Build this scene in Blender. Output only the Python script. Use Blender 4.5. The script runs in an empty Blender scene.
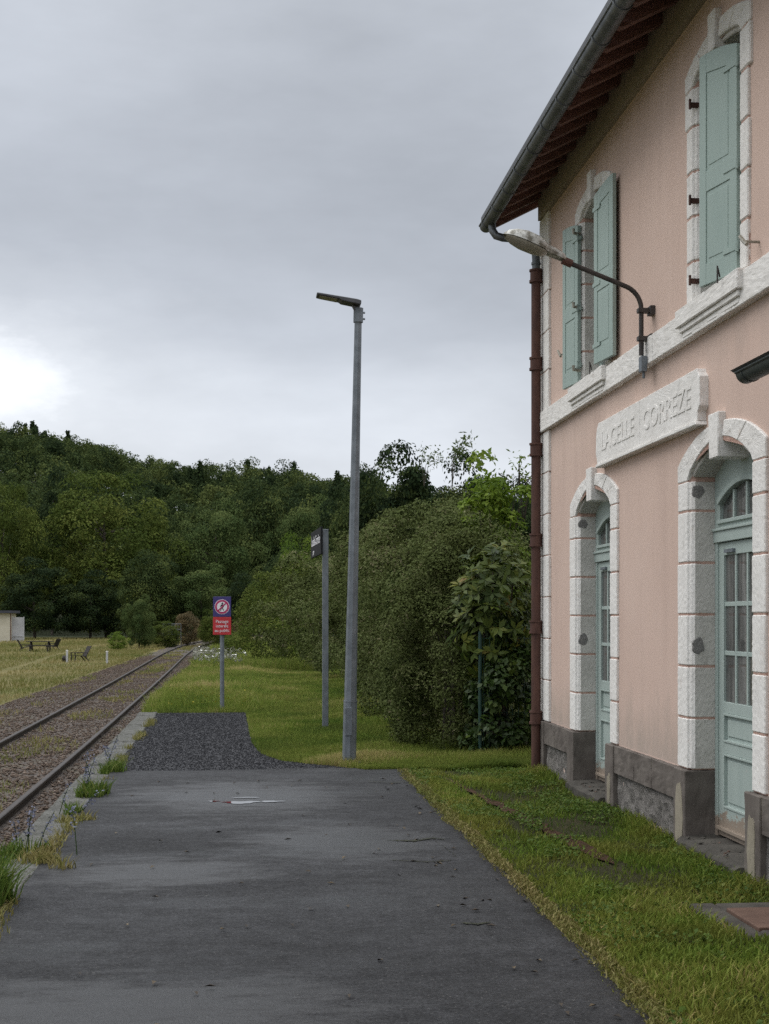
import bpy, math, random
import numpy as np
from mathutils import Matrix, Vector
R = math.radians
rng = np.random.default_rng(7)
random.seed(7)
S = bpy.context.scene
COL = S.collection

# ------------------------------------------------------------------ helpers
def tag(o, label=None, cat=None, group=None, kind=None):
    if label: o['label'] = label
    if cat: o['category'] = cat
    if group: o['group'] = group
    if kind: o['kind'] = kind
    return o

def wloc(o):
    v = Vector((0, 0, 0))
    while o is not None:
        v = v + o.location
        o = o.parent
    return v

def thing(name, label, cat, loc=(0, 0, 0), group=None):
    o = bpy.data.objects.new(name, None)
    o.empty_display_size = 0.2
    COL.objects.link(o)
    o.location = loc
    return tag(o, label, cat, group)

def obj_from(name, v, f, mats, parent=None, fm=None, smooth=False, origin=None, local=False):
    """v in world coordinates (unless local); the object keeps its origin at the parent / at origin"""
    me = bpy.data.meshes.new(name)
    off = np.zeros(3)
    if parent is not None and not local:
        off = np.array(wloc(parent))
    elif origin is not None:
        off = np.array(origin, float)
    v = np.asarray(v, float)
    me.from_pydata((v - off).tolist(), [], f)
    if not isinstance(mats, (list, tuple)): mats = [mats]
    for m in mats: me.materials.append(m)
    if fm is not None: me.polygons.foreach_set('material_index', fm)
    if smooth: me.polygons.foreach_set('use_smooth', [True] * len(f))
    me.update()
    o = bpy.data.objects.new(name, me)
    COL.objects.link(o)
    if parent is not None: o.parent = parent
    elif origin is not None: o.location = origin
    return o

class MB:
    def __init__(s):
        s.v = []; s.f = []; s.fm = []; s.m = 0; s.X = None
    def add(s, vs, fs):
        b = len(s.v)
        if s.X is not None: vs = [tuple(s.X @ Vector(p)) for p in vs]
        s.v += [tuple(p) for p in vs]
        s.f += [tuple(i + b for i in q) for q in fs]
        s.fm += [s.m] * len(fs)
        return s
    def box(s, a, b):
        (x0, y0, z0), (x1, y1, z1) = a, b
        x0, x1 = min(x0, x1), max(x0, x1); y0, y1 = min(y0, y1), max(y0, y1); z0, z1 = min(z0, z1), max(z0, z1)
        vs = [(x0,y0,z0),(x1,y0,z0),(x1,y1,z0),(x0,y1,z0),(x0,y0,z1),(x1,y0,z1),(x1,y1,z1),(x0,y1,z1)]
        return s.add(vs, [(0,3,2,1),(4,5,6,7),(0,1,5,4),(1,2,6,5),(2,3,7,6),(3,0,4,7)])
    def prism(s, poly, fn0, fn1, cap=True):
        """poly: list of 2d points; fn0/fn1 map 2d -> 3d for both ends"""
        n = len(poly)
        vs = [fn0(*p) for p in poly] + [fn1(*p) for p in poly]
        fs = [(i, (i + 1) % n, n + (i + 1) % n, n + i) for i in range(n)]
        if cap: fs += [tuple(range(n))[::-1], tuple(range(n, 2 * n))]
        return s.add(vs, fs)
    def px(s, poly, x0, x1):   # polygon in (y,z), extruded along x
        return s.prism(poly, lambda y, z: (x0, y, z), lambda y, z: (x1, y, z))
    def py(s, poly, y0, y1):   # polygon in (x,z)
        return s.prism(poly, lambda x, z: (x, y0, z), lambda x, z: (x, y1, z))
    def pz(s, poly, z0, z1):   # polygon in (x,y)
        return s.prism(poly, lambda x, y: (x, y, z0), lambda x, y: (x, y, z1))
    def tube(s, path, rad, seg=10, cap=True):
        P = [Vector(p) for p in path]; n = len(P)
        if not isinstance(rad, (list, tuple)): rad = [rad] * n
        rings = []; up = None
        for i in range(n):
            t = (P[min(i + 1, n - 1)] - P[max(i - 1, 0)]).normalized()
            if up is None:
                up = Vector((0, 0, 1)) if abs(t.z) < .9 else Vector((1, 0, 0))
            a = t.cross(up)
            if a.length < 1e-4: a = t.cross(Vector((0, 1, 0)))
            a.normalize(); b = t.cross(a).normalized(); up = -b if False else a.cross(t).normalized()
            rings.append([P[i] + (a * math.cos(2*math.pi*k/seg) + up * math.sin(2*math.pi*k/seg)) * rad[i] for k in range(seg)])
        vs = [tuple(q) for r in rings for q in r]
        fs = [(i*seg+k, i*seg+(k+1) % seg, (i+1)*seg+(k+1) % seg, (i+1)*seg+k) for i in range(n-1) for k in range(seg)]
        if cap: fs += [tuple(range(seg))[::-1], tuple(range((n-1)*seg, n*seg))]
        return s.add(vs, fs)
    def build(s, name, mats, parent=None, smooth=False, origin=None):
        return obj_from(name, s.v, s.f, mats, parent, s.fm, smooth, origin)

def bevel(o, w=.006, seg=2):
    m = o.modifiers.new('bevel', 'BEVEL'); m.width = w; m.segments = seg; m.limit_method = 'ANGLE'; m.angle_limit = R(40)
    return o

def rough_up(o, lev=3, scale=.07, strength=.016, bev=.006):
    if bev: bevel(o, bev, 1)
    m = o.modifiers.new('split', 'SUBSURF'); m.subdivision_type = 'SIMPLE'; m.levels = lev; m.render_levels = lev
    t = bpy.data.textures.new('wear', 'CLOUDS'); t.noise_scale = scale; t.noise_depth = 3
    d = o.modifiers.new('wear', 'DISPLACE'); d.texture = t; d.texture_coords = 'GLOBAL'; d.strength = strength; d.mid_level = .52
    return o

def autosmooth(o, ang=40):
    me = o.data
    me.polygons.foreach_set('use_smooth', [True] * len(me.polygons))
    try: me.set_sharp_from_angle(angle=R(ang))
    except Exception: pass
    return o

def text_geo(txt, size, depth, align='CENTER'):
    cu = bpy.data.curves.new('lettering', 'FONT')
    cu.body = txt; cu.size = size; cu.extrude = depth; cu.align_x = align; cu.align_y = 'CENTER'; cu.resolution_u = 3
    o = bpy.data.objects.new('lettering', cu); COL.objects.link(o)
    dg = bpy.context.evaluated_depsgraph_get(); dg.update()
    me = o.evaluated_get(dg).to_mesh()
    vs = [tuple(v.co) for v in me.vertices]; fs = [tuple(p.vertices) for p in me.polygons]
    o.evaluated_get(dg).to_mesh_clear()
    bpy.data.objects.remove(o); bpy.data.curves.remove(cu)
    return vs, fs

# ------------------------------------------------------------------ materials
def nm(name):
    m = bpy.data.materials.new(name); m.use_nodes = True
    nt = m.node_tree; b = nt.nodes['Principled BSDF']
    return m, nt, b

def N(nt, t, **kw):
    n = nt.nodes.new(t)
    for k, v in kw.items():
        if k in n.inputs.keys() if hasattr(n.inputs, 'keys') else False: n.inputs[k].default_value = v
        else: setattr(n, k, v)
    return n

def noise(nt, scale, detail=6, rough=.6, coord=None, stretch=None):
    tc = nt.nodes.new('ShaderNodeNewGeometry')
    out = tc.outputs['Position']
    if stretch:
        mp = nt.nodes.new('ShaderNodeMapping'); mp.inputs['Scale'].default_value = stretch
        nt.links.new(out, mp.inputs['Vector']); out = mp.outputs['Vector']
    n = nt.nodes.new('ShaderNodeTexNoise')
    n.inputs['Scale'].default_value = scale; n.inputs['Detail'].default_value = detail; n.inputs['Roughness'].default_value = rough
    nt.links.new(out, n.inputs['Vector'])
    return n.outputs['Fac']

def ramp(nt, fac, stops):
    r = nt.nodes.new('ShaderNodeValToRGB')
    e = r.color_ramp.elements
    while len(e) < len(stops): e.new(.5)
    for k, (p, c) in enumerate(stops):
        e[k].position = p
        e[k].color = (c, c, c, 1) if isinstance(c, (int, float)) else (*c, 1)
    nt.links.new(fac, r.inputs['Fac'])
    return r.outputs['Color']

def mix(nt, fac, a, b, mode='MIX'):
    m = nt.nodes.new('ShaderNodeMix'); m.data_type = 'RGBA'; m.blend_type = mode
    for k, v in ((0, fac), (6, a), (7, b)):
        if hasattr(v, 'links'): nt.links.new(v, m.inputs[k])
        elif isinstance(v, (int, float)): m.inputs[k].default_value = v if k == 0 else (v, v, v, 1)
        else: m.inputs[k].default_value = (*v, 1)
    return m.outputs[2]

def math_n(nt, op, a, b=None, clamp=False):
    m = nt.nodes.new('ShaderNodeMath'); m.operation = op; m.use_clamp = clamp
    for k, v in ((0, a), (1, b)):
        if v is None: continue
        if hasattr(v, 'links'): nt.links.new(v, m.inputs[k])
        else: m.inputs[k].default_value = v
    return m.outputs[0]

def bump(nt, b, h, strength=.3, dist=.01):
    n = nt.nodes.new('ShaderNodeBump'); n.inputs['Strength'].default_value = strength; n.inputs['Distance'].default_value = dist
    nt.links.new(h, n.inputs['Height']); nt.links.new(n.outputs['Normal'], b.inputs['Normal'])

def rough_mat(name, c1, c2, scale=6, rough=.8, bs=60, bst=.3, bd=.005, metal=0, spec=.5, fine=None, lo=.35, hi=.65, stretch=None, detail=7):
    m, nt, b = nm(name)
    c = ramp(nt, noise(nt, scale, detail, .62, stretch=stretch), [(lo, c1), (hi, c2)])
    if fine:   # (scale, colour, threshold): specks
        f = ramp(nt, noise(nt, fine[0], 4, .7), [(fine[2], 0.), (fine[2] + .06, 1.)])
        c = mix(nt, f, c, fine[1])
    nt.links.new(c, b.inputs['Base Color'])
    b.inputs['Roughness'].default_value = rough; b.inputs['Metallic'].default_value = metal
    b.inputs['Specular IOR Level'].default_value = spec
    if bst: bump(nt, b, noise(nt, bs, 5, .65), bst, bd)
    return m

M = {}
M['render'] = rough_mat('pink_render', (.44, .30, .242), (.485, .338, .278), 1.1, .9, 140, .25, .003, spec=.25, fine=(26, (.40, .272, .22), .66))
def wall_mat():
    m, nt, b = nm('pink_render')
    c = ramp(nt, noise(nt, .7, 6, .6), [(.3, (.585, .435, .365)), (.7, (.635, .485, .412))])
    # faint vertical rain streaks and blotches
    st = ramp(nt, noise(nt, 3.0, 6, .7, stretch=(1, 1, .09)), [(.46, 0.), (.82, .6)])
    c = mix(nt, st, c, (.47, .35, .295))
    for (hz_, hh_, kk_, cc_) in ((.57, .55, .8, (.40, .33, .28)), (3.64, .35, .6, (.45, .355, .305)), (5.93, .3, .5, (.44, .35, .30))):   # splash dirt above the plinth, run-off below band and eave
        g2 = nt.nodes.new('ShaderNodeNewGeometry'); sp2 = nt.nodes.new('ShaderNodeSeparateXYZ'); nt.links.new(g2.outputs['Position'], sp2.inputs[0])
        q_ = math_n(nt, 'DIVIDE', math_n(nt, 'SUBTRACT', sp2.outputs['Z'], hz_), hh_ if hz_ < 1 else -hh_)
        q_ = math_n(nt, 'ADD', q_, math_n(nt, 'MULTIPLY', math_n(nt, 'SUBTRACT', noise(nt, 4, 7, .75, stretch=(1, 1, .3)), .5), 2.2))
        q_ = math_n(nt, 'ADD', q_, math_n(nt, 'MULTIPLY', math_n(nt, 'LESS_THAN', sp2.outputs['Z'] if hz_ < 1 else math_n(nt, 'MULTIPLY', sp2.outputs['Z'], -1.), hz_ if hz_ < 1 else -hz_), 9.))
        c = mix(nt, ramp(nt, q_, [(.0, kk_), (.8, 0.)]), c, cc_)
    bl = ramp(nt, noise(nt, 9, 5, .7), [(.56, 0.), (.72, .55)])
    c = mix(nt, bl, c, (.585, .455, .395))
    nt.links.new(c, b.inputs['Base Color']); b.inputs['Roughness'].default_value = .92; b.inputs['Specular IOR Level'].default_value = .2
    bump(nt, b, noise(nt, 150, 5, .7), .35, .003)
    return m
M['render'] = wall_mat()
def stone_mat(name, c1, c2, speck, thr=.64):
    m, nt, b = nm(name)
    c = ramp(nt, noise(nt, 3.5, 8, .65), [(.3, c1), (.68, c2)])
    f = ramp(nt, noise(nt, 45, 5, .75), [(thr, 0.), (thr + .07, 1.)])
    c = mix(nt, f, c, speck)
    g = ramp(nt, noise(nt, 8, 6, .7, stretch=(1, 1, .35)), [(.58, 0.), (.72, .6)])
    c = mix(nt, g, c, [k * .72 for k in c1])
    nt.links.new(c, b.inputs['Base Color']); b.inputs['Roughness'].default_value = .93; b.inputs['Specular IOR Level'].default_value = .2
    if name == 'painted_stone':   # limewash worn off to the pinkish stone and grey grime
        w_ = ramp(nt, noise(nt, 10, 8, .8), [(.58, 0.), (.68, .45)]); c = mix(nt, w_, c, (.56, .45, .39))
        w2 = ramp(nt, noise(nt, 5, 8, .8, stretch=(1, 1, .5)), [(.58, 0.), (.72, .55)]); c = mix(nt, w2, c, (.46, .44, .40))
        w3 = ramp(nt, noise(nt, 120, 3, .8), [(.62, 0.), (.68, .6)]); c = mix(nt, w3, c, (.34, .31, .28))
        nt.links.new(c, b.inputs['Base Color'])
    h = mix(nt, .5, noise(nt, 60, 6, .75), f)
    bump(nt, b, h, .4, .004)
    return m
M['white_stone'] = stone_mat('painted_stone', (.70, .678, .645), (.82, .80, .77), (.40, .37, .34), .66)
M['grey_stone'] = stone_mat('bare_stone', (.46, .445, .41), (.60, .58, .545), (.26, .25, .23), .60)
M['mortar'] = rough_mat('red_mortar', (.40, .25, .20), (.50, .34, .28), 9, .95, 90, .4, .004)
M['patch'] = rough_mat('cement_patch', (.17, .165, .16), (.23, .22, .21), 25, .95, 90, .4, .004)
M['plinth'] = stone_mat('dark_plinth', (.085, .072, .064), (.18, .158, .14), (.28, .26, .23), .62)
M['plinth_pale'] = stone_mat('worn_pier', (.22, .195, .15), (.33, .295, .23), (.14, .13, .11), .6)
def rubble_mat():
    m, nt, b = nm('rubble_stone')
    c = ramp(nt, noise(nt, 11, 8, .75), [(.3, (.10, .092, .085)), (.55, (.20, .185, .17)), (.75, (.30, .285, .26))])
    nt.links.new(c, b.inputs['Base Color']); b.inputs['Roughness'].default_value = .95
    bump(nt, b, noise(nt, 14, 9, .8), .9, .04)
    return m
M['rubble'] = rubble_mat()
def paint_mat(name, c1, c2, worn, thr=.66, low=None):
    m, nt, b = nm(name)
    c = ramp(nt, noise(nt, 5, 6, .65, stretch=(1, 1, .25)), [(.3, c1), (.7, c2)])
    w = ramp(nt, noise(nt, 13, 8, .75, stretch=(1, 1, .6)), [(thr, 0.), (thr + .05, 1.)])
    c = mix(nt, w, c, worn)
    if low:   # peeling paint near the foot of the leaf
        g = nt.nodes.new('ShaderNodeNewGeometry'); sp = nt.nodes.new('ShaderNodeSeparateXYZ')
        nt.links.new(g.outputs['Position'], sp.inputs[0])
        k = math_n(nt, 'SUBTRACT', low, sp.outputs['Z'])
        k = math_n(nt, 'MULTIPLY', k, 2.2)
        k = math_n(nt, 'ADD', k, noise(nt, 9, 8, .8, stretch=(1, 1, 2)))
        k = ramp(nt, k, [(.62, 0.), (.68, 1.)])
        c = mix(nt, k, c, (.27, .22, .175))
    nt.links.new(c, b.inputs['Base Color']); b.inputs['Roughness'].default_value = .6; b.inputs['Specular IOR Level'].default_value = .35
    bump(nt, b, noise(nt, 60, 6, .7, stretch=(1, 1, .2)), .2, .003)
    return m
M['door_paint'] = paint_mat('sea_green_door_paint', (.32, .385, .36), (.385, .45, .42), (.42, .43, .40), .64, low=.33)
M['shutter_paint'] = paint_mat('sea_green_shutter_paint', (.29, .372, .342), (.35, .43, .395), (.40, .43, .395), .66)
def glass_mat():
    m, nt, b = nm('old_glass')
    c = ramp(nt, noise(nt, 4, 5, .6, stretch=(1, 6, .6)), [(.35, (.05, .051, .05)), (.7, (.17, .168, .16))])
    nt.links.new(c, b.inputs['Base Color']); b.inputs['Roughness'].default_value = .06; b.inputs['IOR'].default_value = 1.5
    bump(nt, b, noise(nt, 5, 2, .5), .05, .02)
    return m
M['glass'] = glass_mat()
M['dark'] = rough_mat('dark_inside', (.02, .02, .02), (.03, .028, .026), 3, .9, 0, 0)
M['wood_red'] = rough_mat('stained_rafter', (.13, .062, .048), (.20, .10, .078), 5, .75, 60, .4, .004, stretch=(.3, 4, 4))
M['wood_board'] = rough_mat('eave_board', (.25, .15, .11), (.33, .21, .155), 5, .8, 60, .3, .004, stretch=(4, .4, 4))
M['frieze'] = rough_mat('olive_frieze', (.26, .225, .165), (.33, .285, .21), 3, .8, 50, .2, .003, stretch=(1, .4, 3))
M['zinc'] = rough_mat('weathered_zinc', (.10, .108, .115), (.18, .19, .20), 7, .5, 40, .15, .003, metal=.6, stretch=(1, 1, 1))
M['zinc_pale'] = rough_mat('galvanised_steel', (.13, .148, .165), (.20, .222, .245), 9, .55, 60, .15, .002, metal=.35, fine=(30, (.18, .18, .17), .68))
M['lamp_alu'] = rough_mat('weathered_aluminium', (.16, .15, .12), (.50, .50, .47), 16, .55, 50, .2, .003, metal=.3, lo=.4, hi=.56)
M['lamp_bowl'] = rough_mat('dirty_bowl', (.20, .185, .14), (.30, .28, .23), 12, .35, 0, 0)
M['iron'] = rough_mat('rusty_iron', (.055, .022, .016), (.105, .046, .032), 14, .75, 60, .4, .003, fine=(22, (.26, .20, .15), .72), stretch=(1, 1, .3))
M['black_iron'] = rough_mat('dark_iron', (.03, .027, .025), (.06, .05, .045), 14, .6, 60, .3, .002)
M['led_head'] = rough_mat('grey_lamp_housing', (.05, .052, .058), (.075, .078, .085), 8, .5, 0, 0)
M['rail'] = rough_mat('rail_steel', (.018, .014, .012), (.04, .029, .023), 12, .55, 60, .3, .003, metal=.2, stretch=(1, .2, 1))
M['slate'] = rough_mat('slate', (.05, .054, .06), (.09, .094, .1), 6, .6, 30, .4, .01)
def flat_mat(name, c, rough=.5, metal=0):
    m, nt, b = nm(name); b.inputs['Base Color'].default_value = (*c, 1); b.inputs['Roughness'].default_value = rough; b.inputs['Metallic'].default_value = metal
    return m
M['sign_red'] = rough_mat('sign_red', (.44, .022, .03), (.52, .03, .038), 5, .45, 0, 0)
M['sign_blue'] = rough_mat('sign_violet', (.035, .028, .14), (.048, .036, .17), 5, .45, 0, 0)
M['sign_white'] = flat_mat('sign_white', (.75, .74, .76), .5)
M['sign_pink'] = flat_mat('sign_magenta', (.42, .03, .12), .5)
M['sign_black'] = flat_mat('sign_black', (.02, .02, .022), .5)
M['plate_black'] = rough_mat('plate_charcoal', (.010, .011, .012), (.016, .017, .019), 6, .8, 0, 0, spec=.2)
M['shed_wall'] = rough_mat('cream_wall', (.50, .46, .36), (.58, .54, .44), 2, .9, 40, .2)
M['shed_panel'] = rough_mat('pale_grey_panel', (.36, .36, .37), (.46, .46, .47), 1.2, .7, 0, 0)
M['shed_roof'] = rough_mat('dark_roofing', (.03, .032, .045), (.05, .052, .065), 3, .7, 0, 0)
M['bark'] = rough_mat('bark', (.045, .036, .028), (.10, .085, .068), 9, .95, 20, .8, .03, stretch=(1, 1, .25))
M['twig'] = rough_mat('twig', (.03, .026, .018), (.055, .045, .03), 9, .95, 0, 0)
M['rust_plate'] = rough_mat('rusty_plate', (.085, .046, .031), (.125, .072, .05), 7, .8, 50, .4, .004)
M['concrete'] = stone_mat('old_concrete', (.035, .032, .028), (.10, .092, .08), (.05, .048, .045), .56)

def asphalt_mat():
    m, nt, b = nm('wet_asphalt')
    big = noise(nt, .55, 7, .62, stretch=(.7, 1.5, 1))
    c = ramp(nt, big, [(.3, (.016, .0165, .018)), (.7, (.034, .035, .038))])
    mid = ramp(nt, noise(nt, 7, 8, .8), [(.36, .62), (.64, 1.3)])
    c = mix(nt, 1., c, mid, 'MULTIPLY')
    fine = ramp(nt, noise(nt, 55, 4, .85), [(.36, .4), (.64, 1.7)])
    c = mix(nt, 1., c, fine, 'MULTIPLY')
    lite = ramp(nt, noise(nt, 62, 3, .8), [(.63, 0.), (.69, .9)])
    c = mix(nt, lite, c, (.13, .126, .12))
    dark = ramp(nt, noise(nt, 2.3, 8, .75), [(.58, 0.), (.68, .55)])
    c = mix(nt, dark, c, (.016, .016, .018))
    nt.links.new(c, b.inputs['Base Color'])
    wet = noise(nt, .5, 8, .72, stretch=(.75, 1.9, 1))
    r = ramp(nt, wet, [(.36, .80), (.52, .66), (.62, .42), (.72, .16)])
    gp_ = nt.nodes.new('ShaderNodeNewGeometry'); acc = None
    for (cx_, cy_, rx_, ry_) in ((-.05, 13.1, 1.3, 1.5), (-.45, 6.0, 1.2, .7), (.7, 10.4, .9, 1.0), (-.6, 9.2, .9, .7)):   # low spots where rain stands
        mp_ = nt.nodes.new('ShaderNodeMapping'); mp_.inputs['Location'].default_value = (-cx_ / rx_, -cy_ / ry_, 0); mp_.inputs['Scale'].default_value = (1 / rx_, 1 / ry_, 0)
        nt.links.new(gp_.outputs['Position'], mp_.inputs['Vector'])
        ln_ = nt.nodes.new('ShaderNodeVectorMath'); ln_.operation = 'LENGTH'; nt.links.new(mp_.outputs[0], ln_.inputs[0])
        k_ = math_n(nt, 'ADD', ln_.outputs['Value'], math_n(nt, 'MULTIPLY', math_n(nt, 'SUBTRACT', noise(nt, 2.2, 8, .75, stretch=(.8, 2.2, 1)), .5), 2.4))
        k_ = ramp(nt, k_, [(.35, 1.), (.95, 0.)])
        acc = k_ if acc is None else math_n(nt, 'MAXIMUM', acc, k_)
    r = mix(nt, math_n(nt, 'MULTIPLY', acc, .65), r, .24)
    c = mix(nt, math_n(nt, 'MULTIPLY', acc, .6), c, (.010, .0105, .012)); nt.links.new(c, b.inputs['Base Color'])
    r = mix(nt, 1., r, ramp(nt, noise(nt, 30, 4, .8), [(.35, .85), (.65, 1.2)]), 'MULTIPLY')
    nt.links.new(r, b.inputs['Roughness']); nt.links.new(math_n(nt, 'ADD', math_n(nt, 'MULTIPLY', acc, .36), .2), b.inputs['Specular IOR Level'])
    bump(nt, b, noise(nt, 80, 5, .85), .8, .007)
    return m
M['asphalt'] = asphalt_mat()
def gravel_mat():
    m, nt, b = nm('dark_gravel')
    v = nt.nodes.new('ShaderNodeTexVoronoi'); v.inputs['Scale'].default_value = 42
    g = nt.nodes.new('ShaderNodeNewGeometry'); nt.links.new(g.outputs['Position'], v.inputs['Vector'])
    sep = nt.nodes.new('ShaderNodeSeparateColor'); nt.links.new(v.outputs['Color'], sep.inputs[0])
    c = ramp(nt, sep.outputs[0], [(0, (.016, .017, .02)), (.6, (.034, .035, .04)), (1, (.07, .07, .075))])
    c = mix(nt, ramp(nt, noise(nt, 1.5, 6, .7), [(.55, 0.), (.7, .5)]), c, (.03, .03, .033))
    nt.links.new(c, b.inputs['Base Color']); b.inputs['Roughness'].default_value = .8; b.inputs['Specular IOR Level'].default_value = .2
    h = math_n(nt, 'SUBTRACT', 1., v.outputs['Distance'])
    bump(nt, b, h, 1.0, .02)
    return m
M['gravel'] = gravel_mat()
def soil_mat(name, stops, scale=1.2, red=False):
    m, nt, b = nm(name)
    c = ramp(nt, noise(nt, scale, 8, .7), stops)
    d = ramp(nt, noise(nt, 30, 5, .8), [(.4, .55), (.7, 1.1)])
    c = mix(nt, 1., c, d, 'MULTIPLY')
    nt.links.new(c, b.inputs['Base Color']); b.inputs['Roughness'].default_value = .95; b.inputs['Specular IOR Level'].default_value = .15
    bump(nt, b, noise(nt, 25, 8, .8), .8, .04)
    return m
M['field'] = soil_mat('field_turf', [(.28, (.085, .10, .03)), (.48, (.16, .145, .055)), (.7, (.25, .205, .095))], .16)
M['lawn'] = soil_mat('lawn_soil', [(.3, (.036, .044, .014)), (.55, (.055, .055, .022)), (.75, (.085, .062, .035))], .9)
M['hill'] = soil_mat('hill_soil', [(.3, (.02, .028, .012)), (.7, (.035, .043, .018))], .05)
def ballast_mat(name, bumpy=True):
    m, nt, b = nm(name)
    v = nt.nodes.new('ShaderNodeTexVoronoi'); v.inputs['Scale'].default_value = 17
    g = nt.nodes.new('ShaderNodeNewGeometry'); nt.links.new(g.outputs['Position'], v.inputs['Vector'])
    sep = nt.nodes.new('ShaderNodeSeparateColor'); nt.links.new(v.outputs['Color'], sep.inputs[0])
    c = ramp(nt, sep.outputs[0], [(0, (.03, .023, .019)), (.5, (.06, .047, .039)), (1, (.11, .088, .073))])
    c = mix(nt, ramp(nt, noise(nt, .9, 7, .7), [(.52, 0.), (.66, .75)]), c, (.085, .078, .04))
    nt.links.new(c, b.inputs['Base Color']); b.inputs['Roughness'].default_value = .9
    bump(nt, b, math_n(nt, 'SUBTRACT', 1., v.outputs['Distance']), 1., .05)
    return m
M['ballast'] = ballast_mat('ballast_bed')
def island_mat(name, stops, rough=.85, trans=0, spec=.3, noise_tint=None, attr=None, backtint=None):
    """colour varies per loose piece (stone, leaf, blade) through the 'tint' attribute"""
    m, nt, b = nm(name)
    a = nt.nodes.new('ShaderNodeAttribute'); a.attribute_name = 'tint'
    c = ramp(nt, a.outputs['Fac'], stops)
    if noise_tint:
        k = ramp(nt, noise(nt, noise_tint[0], 5, .6), [(.38, 0.), (.66, noise_tint[2])])
        c = mix(nt, k, c, noise_tint[1])
    if backtint:
        g = nt.nodes.new('ShaderNodeNewGeometry')
        c = mix(nt, math_n(nt, 'MULTIPLY', g.outputs['Backfacing'], .8), c, backtint)
    nt.links.new(c, b.inputs['Base Color']); b.inputs['Roughness'].default_value = rough; b.inputs['Specular IOR Level'].default_value = spec
    if trans:
        t = nt.nodes.new('ShaderNodeBsdfTranslucent'); nt.links.new(c, t.inputs['Color'])
        ms = nt.nodes.new('ShaderNodeMixShader'); ms.inputs[0].default_value = trans
        nt.links.new(b.outputs[0], ms.inputs[1]); nt.links.new(t.outputs[0], ms.inputs[2])
        nt.links.new(ms.outputs[0], nt.nodes['Material Output'].inputs['Surface'])
    return m
M['stones'] = island_mat('ballast_stones', [(0, (.058, .040, .029)), (.5, (.128, .094, .072)), (.9, (.20, .155, .123)), (1, (.29, .25, .21))], .85)
M['blade'] = island_mat('grass_blade', [(0, (.048, .10, .014)), (.5, (.145, .215, .032)), (.85, (.25, .285, .06)), (1, (.38, .31, .13))], .65, .35, .1, (1.3, (.20, .165, .045), .55))
M['meadow'] = island_mat('meadow_blade', [(0, (.06, .11, .018)), (.45, (.145, .205, .033)), (.8, (.23, .265, .06)), (1, (.36, .31, .13))], .7, .35, .08, (.55, (.23, .21, .065), .35))
M['dry'] = island_mat('dry_grass', [(0, (.15, .15, .04)), (.5, (.26, .215, .085)), (1, (.38, .31, .15))], .7, .25, .2, (.22, (.12, .15, .035), .85))
M['weed'] = island_mat('weed_leaf', [(0, (.04, .08, .014)), (.6, (.095, .15, .026)), (1, (.19, .21, .055))], .6, .35, .15)
M['leaf_far'] = island_mat('wood_leaf', [(0, (.021, .035, .015)), (.35, (.041, .062, .022)), (.7, (.070, .094, .030)), (1, (.108, .13, .04))], .8, .25, .04)
M['leaf_olive'] = island_mat('olive_leaf', [(0, (.05, .074, .016)), (.5, (.088, .115, .025)), (1, (.145, .163, .04))], .8, .3, .05)
M['leaf_mid'] = island_mat('mid_leaf', [(0, (.048, .077, .026)), (.5, (.082, .115, .038)), (1, (.13, .16, .054))], .8, .3, .05)
M['leaf_dark'] = island_mat('dark_leaf', [(0, (.013, .024, .011)), (.5, (.028, .045, .018)), (1, (.055, .072, .02))], .8, .2, .05)
M['leaf_light'] = island_mat('light_leaf', [(0, (.07, .12, .016)), (.5, (.12, .18, .026)), (1, (.19, .24, .045))], .7, .4, .08)
M['leaf_bright'] = island_mat('bright_leaf', [(0, (.07, .12, .012)), (.5, (.12, .19, .02)), (1, (.20, .27, .04))], .55, .4, .12)
M['leaf_silver'] = island_mat('silver_leaf', [(0, (.010, .018, .006)), (.4, (.040, .060, .016)), (.78, (.105, .128, .042)), (1, (.34, .31, .19))], .7, .3, .07, (.9, (.10, .085, .025), .3), backtint=(.10, .125, .04))
M['leaf_glossy'] = island_mat('glossy_leaf', [(0, (.028, .052, .009)), (.5, (.075, .105, .016)), (.85, (.155, .165, .03)), (1, (.21, .15, .045))], .5, .25, .18)
M['leaf_ivy'] = island_mat('ivy_leaf', [(0, (.016, .034, .007)), (.6, (.036, .066, .012)), (1, (.085, .12, .022))], .5, .15, .25)
M['leaf_brown'] = island_mat('withered_leaf', [(0, (.05, .055, .02)), (.5, (.12, .085, .04)), (1, (.17, .13, .06))], .7, .2, .2)
M['petal_white'] = flat_mat('white_petal', (.72, .72, .68), .7)
M['petal_yellow'] = flat_mat('yellow_petal', (.62, .47, .03), .7)
M['petal_blue'] = flat_mat('blue_grey_petal', (.12, .13, .19), .7)
M['water'] = flat_mat('puddle_water', (.02, .02, .022), .02)
M['litter'] = island_mat('dead_leaf', [(0, (.02, .016, .012)), (.6, (.05, .037, .024)), (1, (.13, .10, .06))], .7)
M['moss'] = rough_mat('crack_moss', (.012, .014, .008), (.03, .034, .014), 20, .95, 80, .5, .01)

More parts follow.
